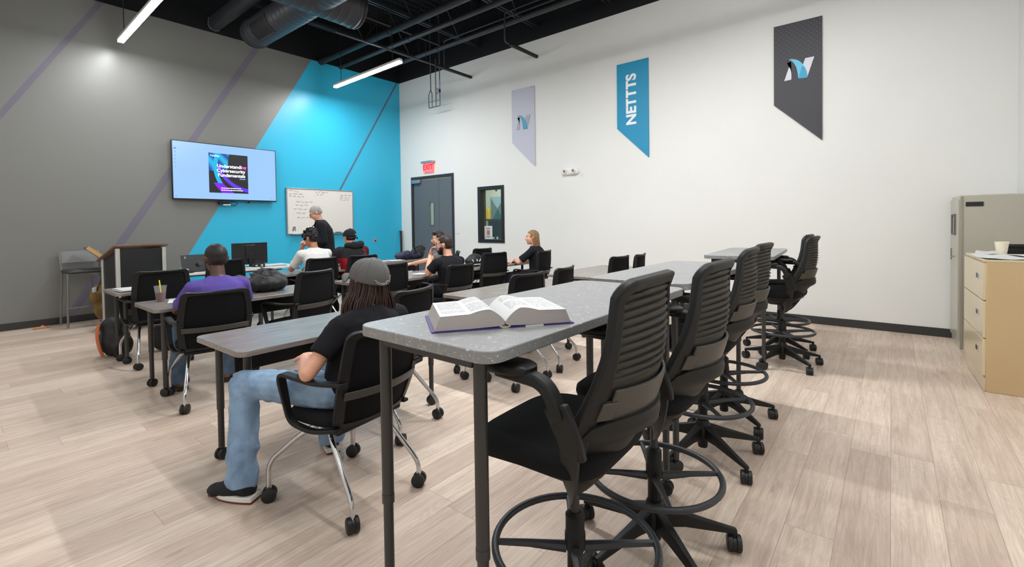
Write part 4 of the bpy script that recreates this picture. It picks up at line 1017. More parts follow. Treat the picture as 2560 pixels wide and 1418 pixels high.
# ------------------------------------------------------------------ things on the tables
def table_things():
    DZ, TZ = .7355, 1.0405
    # open book
    t = thing('open_book', 'thick open textbook with a purple cover on the nearest tall table', 'book', (1.203, 1.053, TZ), radians(-36.3))
    W, D = .225, .265
    CV = mat('purple book cover', (62, 44, 122), .45)
    for s in (-1, 1):
        G().prism([(s*.012, -D/2-.004), (s*(W+.006), -D/2-.004), (s*(W+.006), D/2+.004), (s*.012, D/2+.004)], .0, .0035).obj('cover_board', CV, t)
        def prof(x):
            x = max(x, 0.0)
            k = x/W; return .012+.040*min(1, (k/.22))**.55*(1-.16*k)+(.010*sin(pi*min(1, k/.5)) if k < .5 else 0)
        n = 18; xs = [W*.90*(i/n)**1.3+.002 for i in range(n+1)]
        top = [(x, prof(x)) for x in xs]; bot = [(W*.985, .0045), (W*.5, .0045), (.02, .007), (.002, .012)]
        pr = top+bot
        G().skin([[V((s*a, y, b)) for a, b in pr] for y in (-D/2, D/2)]).obj('page_block', PEDGE, t)
        def pg(u, v): x = W*.90*max(0, (u+1)/2)**1.3+.002; return V((s*x, v*D/2, prof(x)+.0012))
        G().sheet(pg, -1, 1, -1, 1, 24, 2, .0012).obj('open_page', PAGE, t)
    G().tube([(-.014, y, .005) for y in (-D/2, D/2)], .004, 6).tube([(.014, y, .005) for y in (-D/2, D/2)], .004, 6).box((0, 0, .002), (.03, D, .003)).obj('spine', mat('cream spine lining', (216, 204, 176), .7), t)
    G().box((.095, -D/2-.006, .002), (.06, .004, .006)).obj('cover_label', PAPER, t)
    # iced drink
    t = thing('iced_drink', 'clear plastic cup of dark iced drink with a yellow straw', 'cup', (1.215, 4.95, DZ))
    CUPM = mat('clear plastic cup', (235, 235, 235), .12); CUPM.node_tree.nodes['Principled BSDF'].inputs['Alpha'].default_value = .09
    G().lathe([(.030, 0), (.033, .002), (.045, .125), (.047, .128), (.0445, .128), (.032, .006), (.001, .004)], (0, 0, 0), 28).obj('cup_body', CUPM, t)
    G().lathe([(.0305, .007), (.0385, .075), (.001, .0755)], (0, 0, 0), 24).obj('drink', mat('dark red tea', (84, 20, 8), .3, spec=.2), t)
    G().lathe([(.047, .127), (.050, .130), (.048, .138), (.02, .140), (.001, .140)], (0, 0, 0), 28).obj('lid', CUPM, t)
    G().cyl((.006, 0, .03), (-.006, .0, .185), .0045, n=10).obj('straw', mat('yellow straw', (244, 232, 40), .4), t)
    g = G(); [g.box((cos(i*2.1)*.018, sin(i*2.1)*.018, .055+.008*(i % 3)), (.016, .016, .016), i) for i in range(6)]; g.obj('ice_cubes', mat('ice tint', (170, 90, 60), .1), t)['kind'] = 'stuff'
    def pile(label, x, y, rz, w, d, h, n, z=DZ, seed=0, cat='paper', name='paper_stack'):
        t = thing(name, label, cat, (x, y, z), radians(rz)); rn = random.Random(seed)
        for i in range(n):
            o = G().sheet(lambda u, v: V((u*w/2, v*d/2, .0015*(1+sin(3*u+i+2*v)))), -1, 1, -1, 1, 8, 5, h/n).obj('sheet', PAPER, t); o.location = (rn.uniform(-.02, .02), rn.uniform(-.02, .02), h/n*(i+.5)); o.rotation_euler = (0, 0, rn.uniform(-.2, .2))
    pile('stack of white paper on the corner of the desk beside the lectern', 1.31, 6.13, 5, .34, .28, .018, 4)
    pile('white handout beside the iced drink', 1.33, 4.82, -15, .21, .28, .003, 1, name='paper_sheet')
    pile('white papers spread on the white desk behind the desktop monitor', 3.35, 7.72, -4, .42, .28, .012, 4, .752, 2)
    pile('white papers at the middle of the white desk, right of the tall monitor', 2.78+.25, 7.62, 6, .26, .22, .006, 2, .752, 3)
    pile('white booklet on the desk below the blue wall outlet', 4.82, 6.86, 8, .28, .22, .02, 3, DZ, 5, 'booklet', 'booklet')
    pile('white papers right of the booklet, left of the navy bag', 5.12, 6.84, -10, .28, .20, .015, 3, DZ, 6)
    pile('small white sheet by the elbow of the man in the black shirt', 3.95, 4.74, 20, .21, .15, .004, 2, DZ, 7, name='paper_sheet')
    pile('grey notebook in front of the blond person', 5.92, 4.88, -2, .26, .20, .016, 2, DZ, 8, 'notebook', 'notebook')
    pile('thin white papers left of the notebook by the blond person', 5.60, 4.92, 4, .22, .16, .006, 2, DZ, 9)
    # computers on the white desk
    SCN = mat('dark monitor shell', (30, 31, 34), .4)
    t = thing('desktop_monitor', 'wide black desktop monitor seen from behind on the white desk', 'monitor', (3.06, 7.75, .75), radians(3))
    G().box((0, 0, .215), (.53, .022, .33)).obj('display_panel', SCN, t, bev=.005); G().box((0, -.02, .24), (.13, .03, .22)).obj('back_housing', SCN, t, bev=.01)
    G().box((0, -.035, .11), (.06, .02, .20)).obj('stand_neck', SCN, t, bev=.004); G().prism(rrect(.22, .17, .02), 0, .012).obj('stand_foot', SCN, t); G().box((.0, -.013, .34), (.15, .003, .012)).obj('rear_mark', mat('grey mark', (96, 98, 102), .5), t)
    t = thing('laptop', 'open laptop seen from behind with a round logo and stickers', 'laptop', (2.28, 7.72, .75), radians(4))
    G().prism(rrect(.34, .23, .012), 0, .016).obj('keyboard_base', SCN, t)
    R = Matrix.Rotation(radians(-12), 3, 'X'); G().box(V((0, -.115, .01))+R@V((0, 0, .12)), (.34, .008, .24), rot=R).obj('lid', SCN, t, bev=.003)
    o = G().cyl((.04, -.145+.004, .125), (.04, -.150, .125), .03, n=24).obj('round_logo', mat('grey logo disc', (80, 84, 88), .4), t)
    g = G().box((-.125, -.131, .045), (.05, .004, .025)).box((-.15, -.158, .215), (.012, .004, .025)); g.obj('sticker', mat('pale sticker', (220, 200, 200), .6), t)
    t = thing('white_bottle', 'white bottle standing between the laptop and the purple-shirted man', 'bottle', (2.46, 7.55, .75)); G().lathe([(.026, 0), (.03, .01), (.03, .15), (.02, .17), (.016, .19), (.001, .19)], (0, 0, 0), 18).obj('bottle_body', WHP, t); G().lathe([(.018, .185), (.018, .21), (.001, .21)], (0, 0, 0), 14).obj('bottle_cap', mat('grey cap', (120, 120, 128), .4), t); G().tube([(.0305*cos(2*pi*i/18), .0305*sin(2*pi*i/18), .08) for i in range(18)], .002, 4, loop=True, flat=8).obj('bottle_label', mat('violet label', (120, 110, 170), .5), t)
    t = thing('docking_box', 'small black docking box with white plugs under the desktop monitor', 'computer box', (3.12, 7.60, .75)); G().box((0, 0, .03), (.16, .10, .06)).obj('case', SCN, t, bev=.006); g = G(); [g.box((x, -.052, .035), (.03, .01, .02)) for x in (-.05, .03)]; g.obj('white_plugs', WHP, t)
    g = G().tube(curve([(-.05, -.06, .04), (-.09, -.08, .06), (-.05, -.07, .10), (.02, -.06, .09), (.05, -.06, .05)]), .004, 6); g.obj('cable', BLKP, t)
    o = G().ell((0, 0, .012), (.05, .03, .012)).obj('computer_mouse', BLKP, None, loc=(2.20, 7.52, .751)); tag(o, 'black computer mouse in front of the laptop on the white desk', 'mouse')
    # bags
    BK = mat('black nylon', (26, 26, 28), .6, 0, .25, 160)
    def bag(name, label, loc, rz, shapes, m, wr=(.010, 12), cat='bag', straps=(), sm=None):
        t = thing(name, label, cat, loc, radians(rz)); g = G()
        for c, r in shapes: g.ell(c, r, n=18, m=12)
        b = blob(g, .011, 3, wr, 'bag_body', m, t)
        for v in b.data.vertices:
            if v.co.z < .004: v.co.z = .004
        for i, (pts, r, fl) in enumerate(straps): G().tube(curve(pts, 5), r, 6, flat=fl).obj('strap', sm or BLKP, t)
        return t
    bag('backpack', 'black backpack slumped on the desk beside the purple-shirted man', (1.97, 4.86, DZ), -8,
        [((.08, -.05, .08), (.19, .15, .085)), ((-.15, .06, .07), (.16, .13, .075)), ((.10, .02, .15), (.14, .11, .07)), ((-.16, .08, .12), (.11, .08, .045)), ((.20, -.02, .08), (.08, .11, .08))], BK, (.016, 11), straps=[([(-.08, -.08, .19), (0, -.13, .17), (.08, -.15, .12), (.16, -.10, .13), (.19, 0, .17)], .012, .35), ([(0, -.04, .22), (.09, -.05, .225), (.16, -.02, .20), (.22, .02, .15)], .010, .35), ([(.02, -.13, .18), (.06, -.10, .22), (.04, 0, .235)], .008, .4)], sm=mat('grey webbing', (64, 64, 66), .7))
    bag('duffel_bag', 'navy and black bag lying on the desk below the door, left end', (5.50, 6.98, DZ), 5, [((-.12, 0, .07), (.17, .12, .075)), ((.12, 0, .065), (.2, .12, .07)), ((0, .02, .11), (.12, .08, .05))], mat('navy nylon', (34, 34, 62), .6, 0, .25, 160), straps=[([(-.22, -.08, .08), (-.1, -.12, .10), (.05, -.11, .12), (.18, -.08, .10)], .012, .4)], sm=BLKP)
    bag('backpack', 'black backpack with loose straps behind the man in the grey shirt', (5.80, 7.05, DZ), 10, [((0, 0, .10), (.16, .11, .12)), ((.08, .0, .17), (.12, .09, .07))], BK, straps=[([(-.14, -.06, .16), (-.20, -.10, .20), (-.14, -.12, .22), (0, -.09, .24), (.10, -.04, .26)], .012, .4), ([(-.12, -.08, .13), (-.19, -.10, .15), (-.16, -.05, .19)], .010, .4)])
    t = bag('printed_bag', 'black bag with white printed lettering standing on the desk', (5.10, 4.90, DZ), 0, [((0, 0, .08), (.16, .10, .09)), ((.02, 0, .12), (.13, .09, .07))], BK, (.006, 10))
    wp = mat('white print ink', (225, 225, 222), .6)
    g = G(); rn = random.Random(3)
    for k in range(4):
        a0 = -.13+.065*k; g.tube(curve([V((a0+.05*rn.random(), -.104+.25*abs(a0)**2, .075+.045*rn.random())) for i in range(5)], 4), .0055, 5)
    g.obj('white_emblem', wp, t)
    g = G(); [g.box((-.12+.022*k, -.100, .035), (.012, .012, .014)) for k in range(11)]; g.obj('white_lettering', wp, t)
    OR = mat('orange panel', (196, 108, 66), .7)
    t = bag('backpack', 'black backpack with an orange side panel on the floor by the lectern', (1.19, 6.55, 0), 20, [((0, 0, .17), (.13, .16, .18)), ((0, .02, .30), (.11, .13, .12)), ((0, -.12, .12), (.10, .07, .12))], BK, (.008, 10), straps=[([(.02, -.12, .42), (.03, -.06, .48), (.02, .02, .44)], .012, .5)])
    G().tube(curve([(-.125, .04, .36), (-.155, .02, .25), (-.15, 0, .12), (-.12, .0, .02)], 6), .024, 8, flat=.5).obj('orange_panel', OR, t)
    bag('backpack', 'black backpack with white marks on the floor under the desk by the lectern', (1.62, 6.35, 0), -15, [((0, 0, .16), (.18, .13, .17)), ((0, .02, .25), (.14, .10, .10))], BK, (.010, 10), straps=[([(.10, -.12, .28), (.15, -.13, .2), (.13, -.12, .12)], .010, .4), ([(.0, -.125, .30), (.05, -.14, .22), (.04, -.13, .12)], .009, .4)], sm=mat('pale webbing', (190, 190, 188), .7))
    t = bag('backpack', 'brown leather-look bag on the floor under the middle desk', (3.72, 5.35, 0), 12, [((0, 0, .16), (.13, .12, .18)), ((.16, -.03, .10), (.10, .09, .11))], mat('brown leather', (92, 52, 38), .5, 0, .2, 60), (.008, 9), straps=[([(.05, -.10, .26), (.12, -.13, .24), (.18, -.12, .16), (.20, -.1, .05)], .012, .5)], sm=mat('dark brown strap', (60, 36, 26), .6))
    k = NT('black white splash'); _, oc = k.xyz(); k.put(k.b, 'Base Color', k.mix(k.M('GREATER_THAN', k.noise(oc, 11, 1, .4, 1.5), .52), s2l((20, 20, 22)), s2l((232, 232, 230))))
    bag('patterned_bag', 'black and white patterned bag on the floor beside the brown bag', (3.42, 5.42, 0), 0, [((0, 0, .12), (.13, .11, .13)), ((.03, 0, .20), (.09, .08, .08))], k.m, (.008, 9))
    # tray with papers under the desk of the black-shirted man
    t = thing('paper_stack', 'white papers on the under-shelf of the middle desk, behind the grey cap', 'paper', (3.10, 4.72, .632)); G().box((0, 0, .012), (.22, .28, .02)).obj('sheets', PAPER, t); G().box((0, 0, -.003), (.30, .34, .006)).obj('tray', BLKM, t); g = G(); [g.box((sx*.14, 0, .036), (.006, .3, .075)) for sx in (-1, 1)]; g.obj('tray_hanger', BLKM, t)
table_things()

# ------------------------------------------------------------------ people
def lerp(a, b, t): return V(a)+(V(b)-V(a))*t
def hand(g, wr, d, n_, side, curl=.6, k=1.0):
    """palm and five fingers; d = pointing direction, n_ = palm normal, side = +1 thumb towards d x n_"""
    wr, d, n_ = V(wr), V(d).normalized(), V(n_).normalized(); n_ = (n_-d*n_.dot(d)).normalized(); s = d.cross(n_)*side
    Rm = Matrix((s, d, n_)).transposed()
    g.ell(wr+d*.045*k, (.040*k, .050*k, .015*k), rot=Rm); g.cap(wr-d*.01, .024*k, wr+d*.02*k, .026*k)
    for off, ln, a0 in ((.028, .070, .0), (.010, .078, .02), (-.009, .073, -.02), (-.027, .058, -.05)):
        p = wr+d*.080*k+s*off*k; ang = curl*.5; L = ln*k; r = .0086*k
        for seg in (.45, .32, .23):
            q = p+(d*cos(ang)+n_*sin(ang)+s*a0)*L*seg; g.cap(p, r, q, r*.9, 8); p = q; ang += curl*.75; r *= .9
    p = wr+d*.018*k+s*.030*k; q = p+(d*.5+s*.75+n_*.4).normalized()*.034*k; g.cap(p, .0125*k, q, .0105*k, 8); g.cap(q, .0105*k, q+(d*.8+s*.25+n_*.5).normalized()*.030*k, .0085*k, 8)
def head(g, c, R, k=1.0):
    X = lambda x, y, z: V(c)+R@(V((x, y, z))*k)
    def E(p, r): g.ell(X(*p), V(r)*k, rot=R, n=20, m=14)
    E((0, -.012, .028), (.074, .094, .088)); E((0, .030, -.030), (.060, .062, .075)); E((0, .045, -.075), (.040, .038, .034)); E((0, .070, -.093), (.020, .018, .017))
    E((0, .076, .030), (.048, .016, .014)); E((-.038, .060, -.02), (.022, .022, .022)); E((.038, .060, -.02), (.022, .022, .022))
    g.cap(X(0, .088, .018), .008*k, X(0, .112, -.022), .0125*k, 10); E((-.011, .098, -.027), (.009, .010, .007)); E((.011, .098, -.027), (.009, .010, .007))
    E((0, .087, -.052), (.022, .010, .006)); E((0, .085, -.062), (.019, .010, .006))
    for s in (-1, 1):
        E((s*.076, -.008, -.004), (.009, .019, .028)); E((s*.083, -.012, .008), (.006, .016, .016)); E((s*.078, -.002, -.028), (.006, .008, .010))
    return X
def eyes(c, R, parent, k=1.0):
    X = lambda x, y, z: V(c)+R@(V((x, y, z))*k)
    for s in (-1, 1):
        e = G().ell(X(s*.030, .074, .006), .0115*k).obj('eye', mat('eye white', (225, 220, 215), .3), parent); G().ell(X(s*.030, .083, .006), (.0045*k,)*3).obj('iris', mat('dark iris', (50, 36, 28), .3), e)
        G().tube([X(s*.014, .090, .026), X(s*.032, .090, .032), X(s*.048, .078, .026)], .0035*k, 6).obj('eyebrow', mat('brow hair', (60, 44, 34), .8), parent)
def glasses(c, R, parent, m, k=1.0):
    X = lambda x, y, z: V(c)+R@(V((x, y, z))*k); g = G()
    for s in (-1, 1):
        g.tube([X(s*.031+.022*cos(a), .100, .004+.016*sin(a)) for a in [2*pi*i/16 for i in range(16)]], .002, 6, loop=True)
        g.tube([X(s*.053, .098, .008), X(s*.076, .06, .010), X(s*.082, -.005, .012), X(s*.080, -.02, -.005)], .002, 6)
    g.tube([X(-.010, .101, .008), X(0, .104, .011), X(.010, .101, .008)], .002, 6); g.obj('glasses', m, parent)
def person(label, loc, rz, hip, neck, hc, hyaw=0, hpit=0, sh=.19, arms=None, legs=None, skin=SKIN_L, shirt=None, pants=None, shoe=None, sleeve=.55, build=1.0, vox=.009, wr=(.006, 11), standing=False, hk=1.0, long_sleeve=False, curl=.8):
    t = thing('person', label, 'person', loc, radians(rz))
    hip, neck, hc = V(hip), V(neck), V(hc)
    Rh = Matrix.Rotation(radians(hyaw), 3, 'Z')@Matrix.Rotation(radians(hpit), 3, 'X')
    shp = neck-V((0, 0, .075))+V((0, -.005, 0))
    S_ = [shp+V((-sh, 0, -.01)), shp+V((sh, 0, -.01))]
    SEC = [(-.10, .150, .120), (0, .172, .128), (.22, .158, .118), (.45, .164, .122), (.68, .182, .124), (.84, .170, .105), (.94, .105, .082), (1.0, .062, .062)]
    def torso(g, e, t0=-.10, lo=None):
        rings = []
        for tt, rx, ry in SEC:
            if tt < t0: continue
            c = lerp(hip, neck, tt)+V((0, -.028*sin(pi*max(0, min(1, tt))), 0)); rx = rx*build+e; ry = ry*build+e
            rings.append([c+V((rx*cos(2*pi*j/26), ry*sin(2*pi*j/26), 0)) for j in range(26)])
        g.skin(rings)
        for s in (0, 1): g.cap(lerp(shp, S_[s], .35), .058+e, S_[s], .052*build+e)
        g.cap(lerp(hip, neck, .66)+V((-.06, .035, 0)), .085*build+e, lerp(hip, neck, .66)+V((.06, .035, 0)), .085*build+e)
    HJ = [hip+V((-.095, .0, -.01)), hip+V((.095, .0, -.01))]
    # the body itself
    g = G(); torso(g, -.008)
    g.cap(neck-V((0, 0, .04)), .058, lerp(neck, hc, .55)+Rh@V((0, -.012, 0)), .050); g.cap(lerp(neck, hc, .4), .050, hc+Rh@V((0, -.02, -.03)), .052)
    head(g, hc, Rh, hk)
    for s in (0, 1):
        el, w_, hd, hn = arms[s]; g.cap(S_[s], .046*build, el, .036*build); g.cap(el, .037*build, lerp(el, w_, .35), .038*build); g.cap(lerp(el, w_, .35), .038*build, w_, .024)
        hand(g, w_, hd, hn, -1 if s else 1, curl)
        kn, an, ty = legs[s][:3]; g.cap(HJ[s], .080*build, kn, .052*build); g.cap(kn, .050*build, lerp(kn, an, .35), .052*build); g.cap(lerp(kn, an, .35), .052*build, an, .034)
        td = V((-sin(radians(ty)), cos(radians(ty)), 0)); g.cap(an, .034, V(an)+V((0, 0, -.035))+td*.01, .030); g.cap(V(an)+V((0, 0, -.040)), .026, V(an)+td*.09+V((0, 0, -.062)), .018)
    body = blob(g, vox, 4, None, 'body', skin, t)
    # shirt
    if shirt:
        g = G(); torso(g, .010, 0 if 0 else -.10)
        for s in (0, 1):
            el, w_ = V(arms[s][0]), V(arms[s][1])
            if long_sleeve: g.cap(S_[s], .064*build, el, .052*build); g.tube([el, lerp(el, w_, .94)], [.053*build, .038], 16)
            else: e2 = lerp(S_[s], el, sleeve); g.cap(S_[s], .060*build, lerp(S_[s], el, .2), .060*build); g.tube([S_[s], e2], [.058*build, .060*build], 18)
        sh_ = blob(g, vox, 3, wr, 'shirt', shirt, t)
        G().tube([neck+V((.070*cos(2*pi*i/24), .066*sin(2*pi*i/24)+.004, -.016-.012*sin(2*pi*i/24))) for i in range(24)], .0065, 8, loop=True).obj('collar', shirt, sh_)
    if pants:
        g = G(); g.ell(hip+V((0, -.005, 0)), (.185*build, .135*build, .115)); 
        for s in (0, 1):
            kn, an, ty = legs[s][:3]; kn, an = V(kn), V(an)
            g.cap(HJ[s], .095*build, kn, .070); g.cap(kn, .070, lerp(kn, an, .5), .064); g.tube([kn, lerp(kn, an, .5), lerp(kn, an, 1.10)], [.070, .068, .072], 18)
        blob(g, vox, 3, (.009, 11), 'trousers', pants, t, wf=lambda p: 1.9 if p.z < .26 else 1.0)
    if shoe:
        for s in (0, 1):
            kn, an, ty = legs[s][:3]; td = V((-sin(radians(ty)), cos(radians(ty)), 0)); a = V(an); hl = legs[s][3] if len(legs[s]) > 3 else 0
            Rs = Matrix.Rotation(radians(ty), 3, 'Z')@Matrix.Rotation(radians(-hl), 3, 'X'); fz = .0 if not hl else 0
            base = V((a.x, a.y, 0)) if not hl else V((a.x, a.y, a.z-.105))
            P_ = lambda x, y, z: base+Rs@V((x, y, z))
            g = G(); g.ell(P_(0, -.02, .060), (.042, .055, .045), rot=Rs); g.ell(P_(0, .07, .050), (.046, .085, .040), rot=Rs); g.ell(P_(0, .14, .042), (.044, .055, .030), rot=Rs); g.cap(P_(0, -.02, .07), .042, P_(0, -.015, .105), .040)
            so = blob(g, .006, 3, None, 'shoe', shoe[0], t)
            ol = [(.043*sin(pi*min(1, .25+q*.9))**.4*sg, -.075+.27*q) for sg in (1,) for q in [i/10 for i in range(11)]]; ol += [(-x, y) for x, y in ol[::-1]]
            for z0, z1, m_, nm, k2 in ((.0, .012, shoe[2], 'outsole', 1.0), (.010, .036, shoe[1], 'midsole', 1.06)):
                G().skin([[P_(x*k2, y*1.0, z0) for x, y in ol], [P_(x*k2*1.03, y*1.01, z1) for x, y in ol]]).obj(nm, m_, so, bev=.004, smooth=60)
            lc = G()
            for q in (.03, .055, .08, .105): lc.tube([P_(-.022, q, .086-.25*(q-.03)), P_(0, q+.004, .092-.27*(q-.03)), P_(.022, q, .086-.25*(q-.03))], .003, 6)
            lc.obj('laces', shoe[0], so)
    return t, body, Rh
def hairshell(c, R, parent, m, ells, vox=.007, wr=(.004, 30), k=1.0, name='hair'):
    g = G()
    for p, r in ells: g.ell(V(c)+R@(V(p)*k), V(r)*k, rot=R, n=20, m=14)
    return blob(g, vox, 1, wr, name, m, parent)
def cut_hair(o, c, R, fn):
    """remove hair over the face"""
    b = bmesh.new(); b.from_mesh(o.data); Ri = R.transposed()
    bad = [v for v in b.verts if fn(Ri@(v.co-V(c)))]
    bmesh.ops.delete(b, geom=bad, context='VERTS'); b.to_mesh(o.data); b.free()
SHORT = [((0, -.018, .034), (.080, .096, .090)), ((0, -.045, .0), (.072, .066, .075))]
face = lambda p: (p.y > .035 and p.z < .060) or (p.z < -.055) or (abs(p.x) > .062 and -.04 < p.z < .02 and p.y > -.03)
SHOE_B = (mat('black shoe mesh', (22, 22, 24), .8, 0, .3, 200), mat('white foam sole', (232, 230, 224), .5), mat('dark red rubber', (110, 34, 36), .5))
SHOE_T = (mat('tan shoe', (128, 98, 76), .8), mat('dark sole', (44, 36, 34), .5), mat('dark sole', (44, 36, 34), .5))
SHOE_K = (mat('plain black shoe', (24, 24, 25), .6), mat('black sole', (18, 18, 18), .5), mat('black sole', (18, 18, 18), .5))
BT = mat('black cotton', (27, 27, 31), .9, 0, .15, 240, spec=.2); DK = mat('dark trousers', (34, 35, 42), .9, spec=.2)
JEAN = m_denim('light blue denim', (78, 108, 142), (134, 162, 190)); JEAN2 = m_denim('dark blue denim', (50, 70, 92), (76, 98, 122))
DN = V((0, 0, -1)); FW = V((0, 1, 0))
def legs2(y=.38, a=.34, x=.14, z=.53): return [((-x, y, z), (-x, a, .10), 8), ((x, y, z), (x, a, .10), -8)]

# 1 the person in the grey cap
arms = [((-.275, -.10, .695), (-.135, .12, .700), (.75, .6, .02), DN), ((.275, -.08, .69), (.13, .14, .700), (-.8, .5, .02), DN)]
lg = [((-.26, .445, .555), (-.325, .37, .115), 22), ((.20, .43, .54), (.25, .43, .10), -30)]
t, body, Rh = person('person in a grey cap and black shirt with long brown hair and light jeans', (1.31, 2.21, 0), 8, (0, -.06, .565), (.080, -.120, .960), (.120, -.060, 1.080), 2, 3, .185, arms, lg, SKIN_L, BT, JEAN, SHOE_B, .62, 1.0, .006, (.006, 10))
hc = V((.120, -.060, 1.080)); HB = m_hair('brown hair', (30, 20, 16), (74, 48, 36))
g = G()
for p, r in (((0, -.015, .03), (.080, .098, .092)), ((0, -.050, -.05), (.085, .056, .10)), ((0, -.070, -.14), (.100, .046, .10))): g.ell(hc+Rh@V(p), r, rot=Rh)
hr = blob(g, .008, 2, (.006, 22), 'hair', HB, t)
cut_hair(hr, hc, Rh, lambda p: p.y > .045 and p.z < .05)
rn = random.Random(11); g = G()
for i in range(260):
    a = radians(270+rn.uniform(-128, 128)); rr = .070+rn.uniform(0, .020); bk = max(0, -sin(a))
    x, y = cos(a)*rr, -.012+sin(a)*(rr+.014); ln = rn.uniform(.255, .325)*(1 if y < 0 else .82); fl = rn.uniform(-.018, .018); ou = 1.30+rn.uniform(0, .42)
    pts = [hc+Rh@V((x*.92, y*.92, .03)), hc+Rh@V((x*1.10, y*1.05, -.045)), hc+Rh@V((x*ou+fl*.5, y*1.12-.006, -.115)), hc+Rh@V((x*(ou+.06)+fl, y*1.12-.014, .04-ln*.85)), hc+Rh@V((x*(ou-.03)+fl*1.8, y*1.05-.018, .04-ln))]
    k_ = rn.uniform(.6, 1.1); g.tube(curve(pts, 3), [.0070*k_]*9+[.0055*k_, .004*k_, .0025, .0008], 5, flat=.5)
g.obj('hair_strands', HB, hr, smooth=180)
CG = mat('grey cap felt', (96, 95, 94), .85, 0, .2, 260)
def cap_shape(t, hc, Rh, m, brim_back=False, tilt=-6, k=1.0, panel=True):
    Rc = Rh@Matrix.Rotation(radians(tilt), 3, 'X'); X = lambda x, y, z: hc+Rc@(V((x, y, z))*k)
    def cs(u, v):
        h = max(0, (v+1)/2); a = pi*u; r = (1-h**2.6)**.5 if h < 1 else 0
        open_ = .0
        return X(.089*r*cos(a), -.012+.108*r*sin(a), .010+.112*h*(1-.06*sin(a)))
    o = G().sheet(cs, -1, 1, -1, .985, 40, 14, .003).obj('cap', m, t, smooth=180)
    g = G()
    for j in range(6):
        a = j/3-1+.167; g.tube([cs(a, -1+1.97*i/12)+Rc@V((0, 0, .0008)) for i in range(13)], .0016, 5)
    g.obj('cap_seam', mat('cap seam', (74, 73, 73), .9) if m is CG else BLKF, o)
    G().ell(X(0, -.012, .123), (.008, .008, .004)).obj('cap_button', m, o)
    s = -1 if brim_back else 1
    def br(u, v):
        q = (v+1)/2; return X(.078*u*(1-.25*q*q*abs(u)), s*(.082+.075*q*(1-.5*u*u))-.012*u*u*s*1.4, .006-.028*u*u-.018*q)
    G().sheet(br, -1, 1, -1, 1, 16, 6, .004).obj('brim', m, o, smooth=180)
    return o, X, cs
co, CX, cs = cap_shape(t, hc, Rh, CG, tilt=12, k=1.04)
WL = mat('pale grey outline', (170, 170, 170), .6)
def capline(pts, r=.0013):
    P = []
    for u, v in pts: P.append(cs(u, v)+(cs(u, v)-(hc+V((0, 0, .03)))).normalized()*.0028)
    return P
g = G()  # outlined emblem on the back of the cap (u = -0.5 is the back)
pt = lambda a, b: (-.5+a*.9, -1+b)
for ln in ([(.30, .62), (.24, .08)], [(.25, .60), (.19, .10)], [(.30, .62), (.25, .60)], [(.20, .08), (.15, .22), (.09, .36), (.04, .36), (-.01, .14), (-.03, .08)], [(.13, .06), (.08, .20), (.05, .20), (.03, .05)], [(-.03, .20), (-.10, .20), (-.16, .32), (-.22, .48)], [(-.02, .12), (-.12, .12), (-.19, .26)]):
    L = [pt(*q) for q in ln]; F = []
    for a, b in zip(L, L[1:]):
        for k in range(4): F.append((a[0]+(b[0]-a[0])*k/4, a[1]+(b[1]-a[1])*k/4))
    F.append(L[-1]); g.tube(capline(F), .0022, 5)
g.obj('cap_emblem', WL, co)
G().box(cs(-.56, -.88)+Rh@V((0, -.003, 0)), (.022, .004, .010), rot=Rh).obj('cap_buckle', mat('aged metal', (140, 130, 118), .4, .6), co, bev=.001)
eyes(hc, Rh, t)

# 2 man in the purple shirt
PU = mat('purple jersey', (92, 76, 152), .85, 0, .15, 200, spec=.2)
arms = [((-.25, .10, .72), (-.18, .34, .775), (.3, .95, 0), DN), ((.25, .12, .73), (.16, .36, .775), (-.4, .9, 0), DN)]
t, body, Rh = person('man in a purple shirt with shaved dark hair, seen from behind', (1.42, 4.26, 0), -6, (0, -.06, .57), (.0, -.055, .985), (.005, .015, 1.115), 4, -6, .172, arms, [((-.17, .43, .53), (-.20, .42, .10), 12), ((.15, .43, .53), (.15, .40, .10), -8)], SKIN_D, PU, JEAN2, SHOE_T, .8, .98, .0075, (.005, 9), hk=1.05)
hc = V((.005, .015, 1.115))
o = hairshell(hc, Rh, t, m_hair('shaved dark hair', (24, 20, 19), (40, 32, 29)), [((0, -.014, .032), (.0765, .0955, .0895)), ((0, -.030, .0), (.070, .076, .075))], .006, (.0008, 60), 1.05); cut_hair(o, hc, Rh, lambda p: (p.y > .045 and p.z < .075) or p.z < -.05 or (abs(p.x) > .06 and p.z < .012 and p.y > -.045))
eyes(hc, Rh, t, 1.05)

# 3 person in the white shirt
WT = mat('white cotton', (226, 224, 222), .9, 0, .12, 200)
arms = [((-.24, .24, .78), (-.12, .22, 1.02), (.35, -.2, .8), (.3, -.9, 0)), ((.26, .18, .77), (.10, .34, .78), (-.6, .7, 0), DN)]
t, body, Rh = person('person in a white shirt with tousled black hair, hand at the chin', (3.32, 6.20, 0), 2, (0, -.04, .57), (-.02, .03, 1.075), (-.03, .085, 1.205), 18, -10, .195, arms, legs2(), SKIN_T, WT, DK, SHOE_K, .75)
hc = V((-.03, .085, 1.205)); rn = random.Random(4)
E_ = SHORT+[((rn.uniform(-.055, .055), rn.uniform(-.06, .07), .085+rn.uniform(0, .03)), (.030, .036, .030)) for i in range(16)]+[((-.07, .05, .05), (.03, .04, .035)), ((-.085, .03, .01), (.018, .03, .03)), ((.03, -.02, .13), (.02, .02, .02)), ((-.02, .01, .13), (.025, .02, .022))]
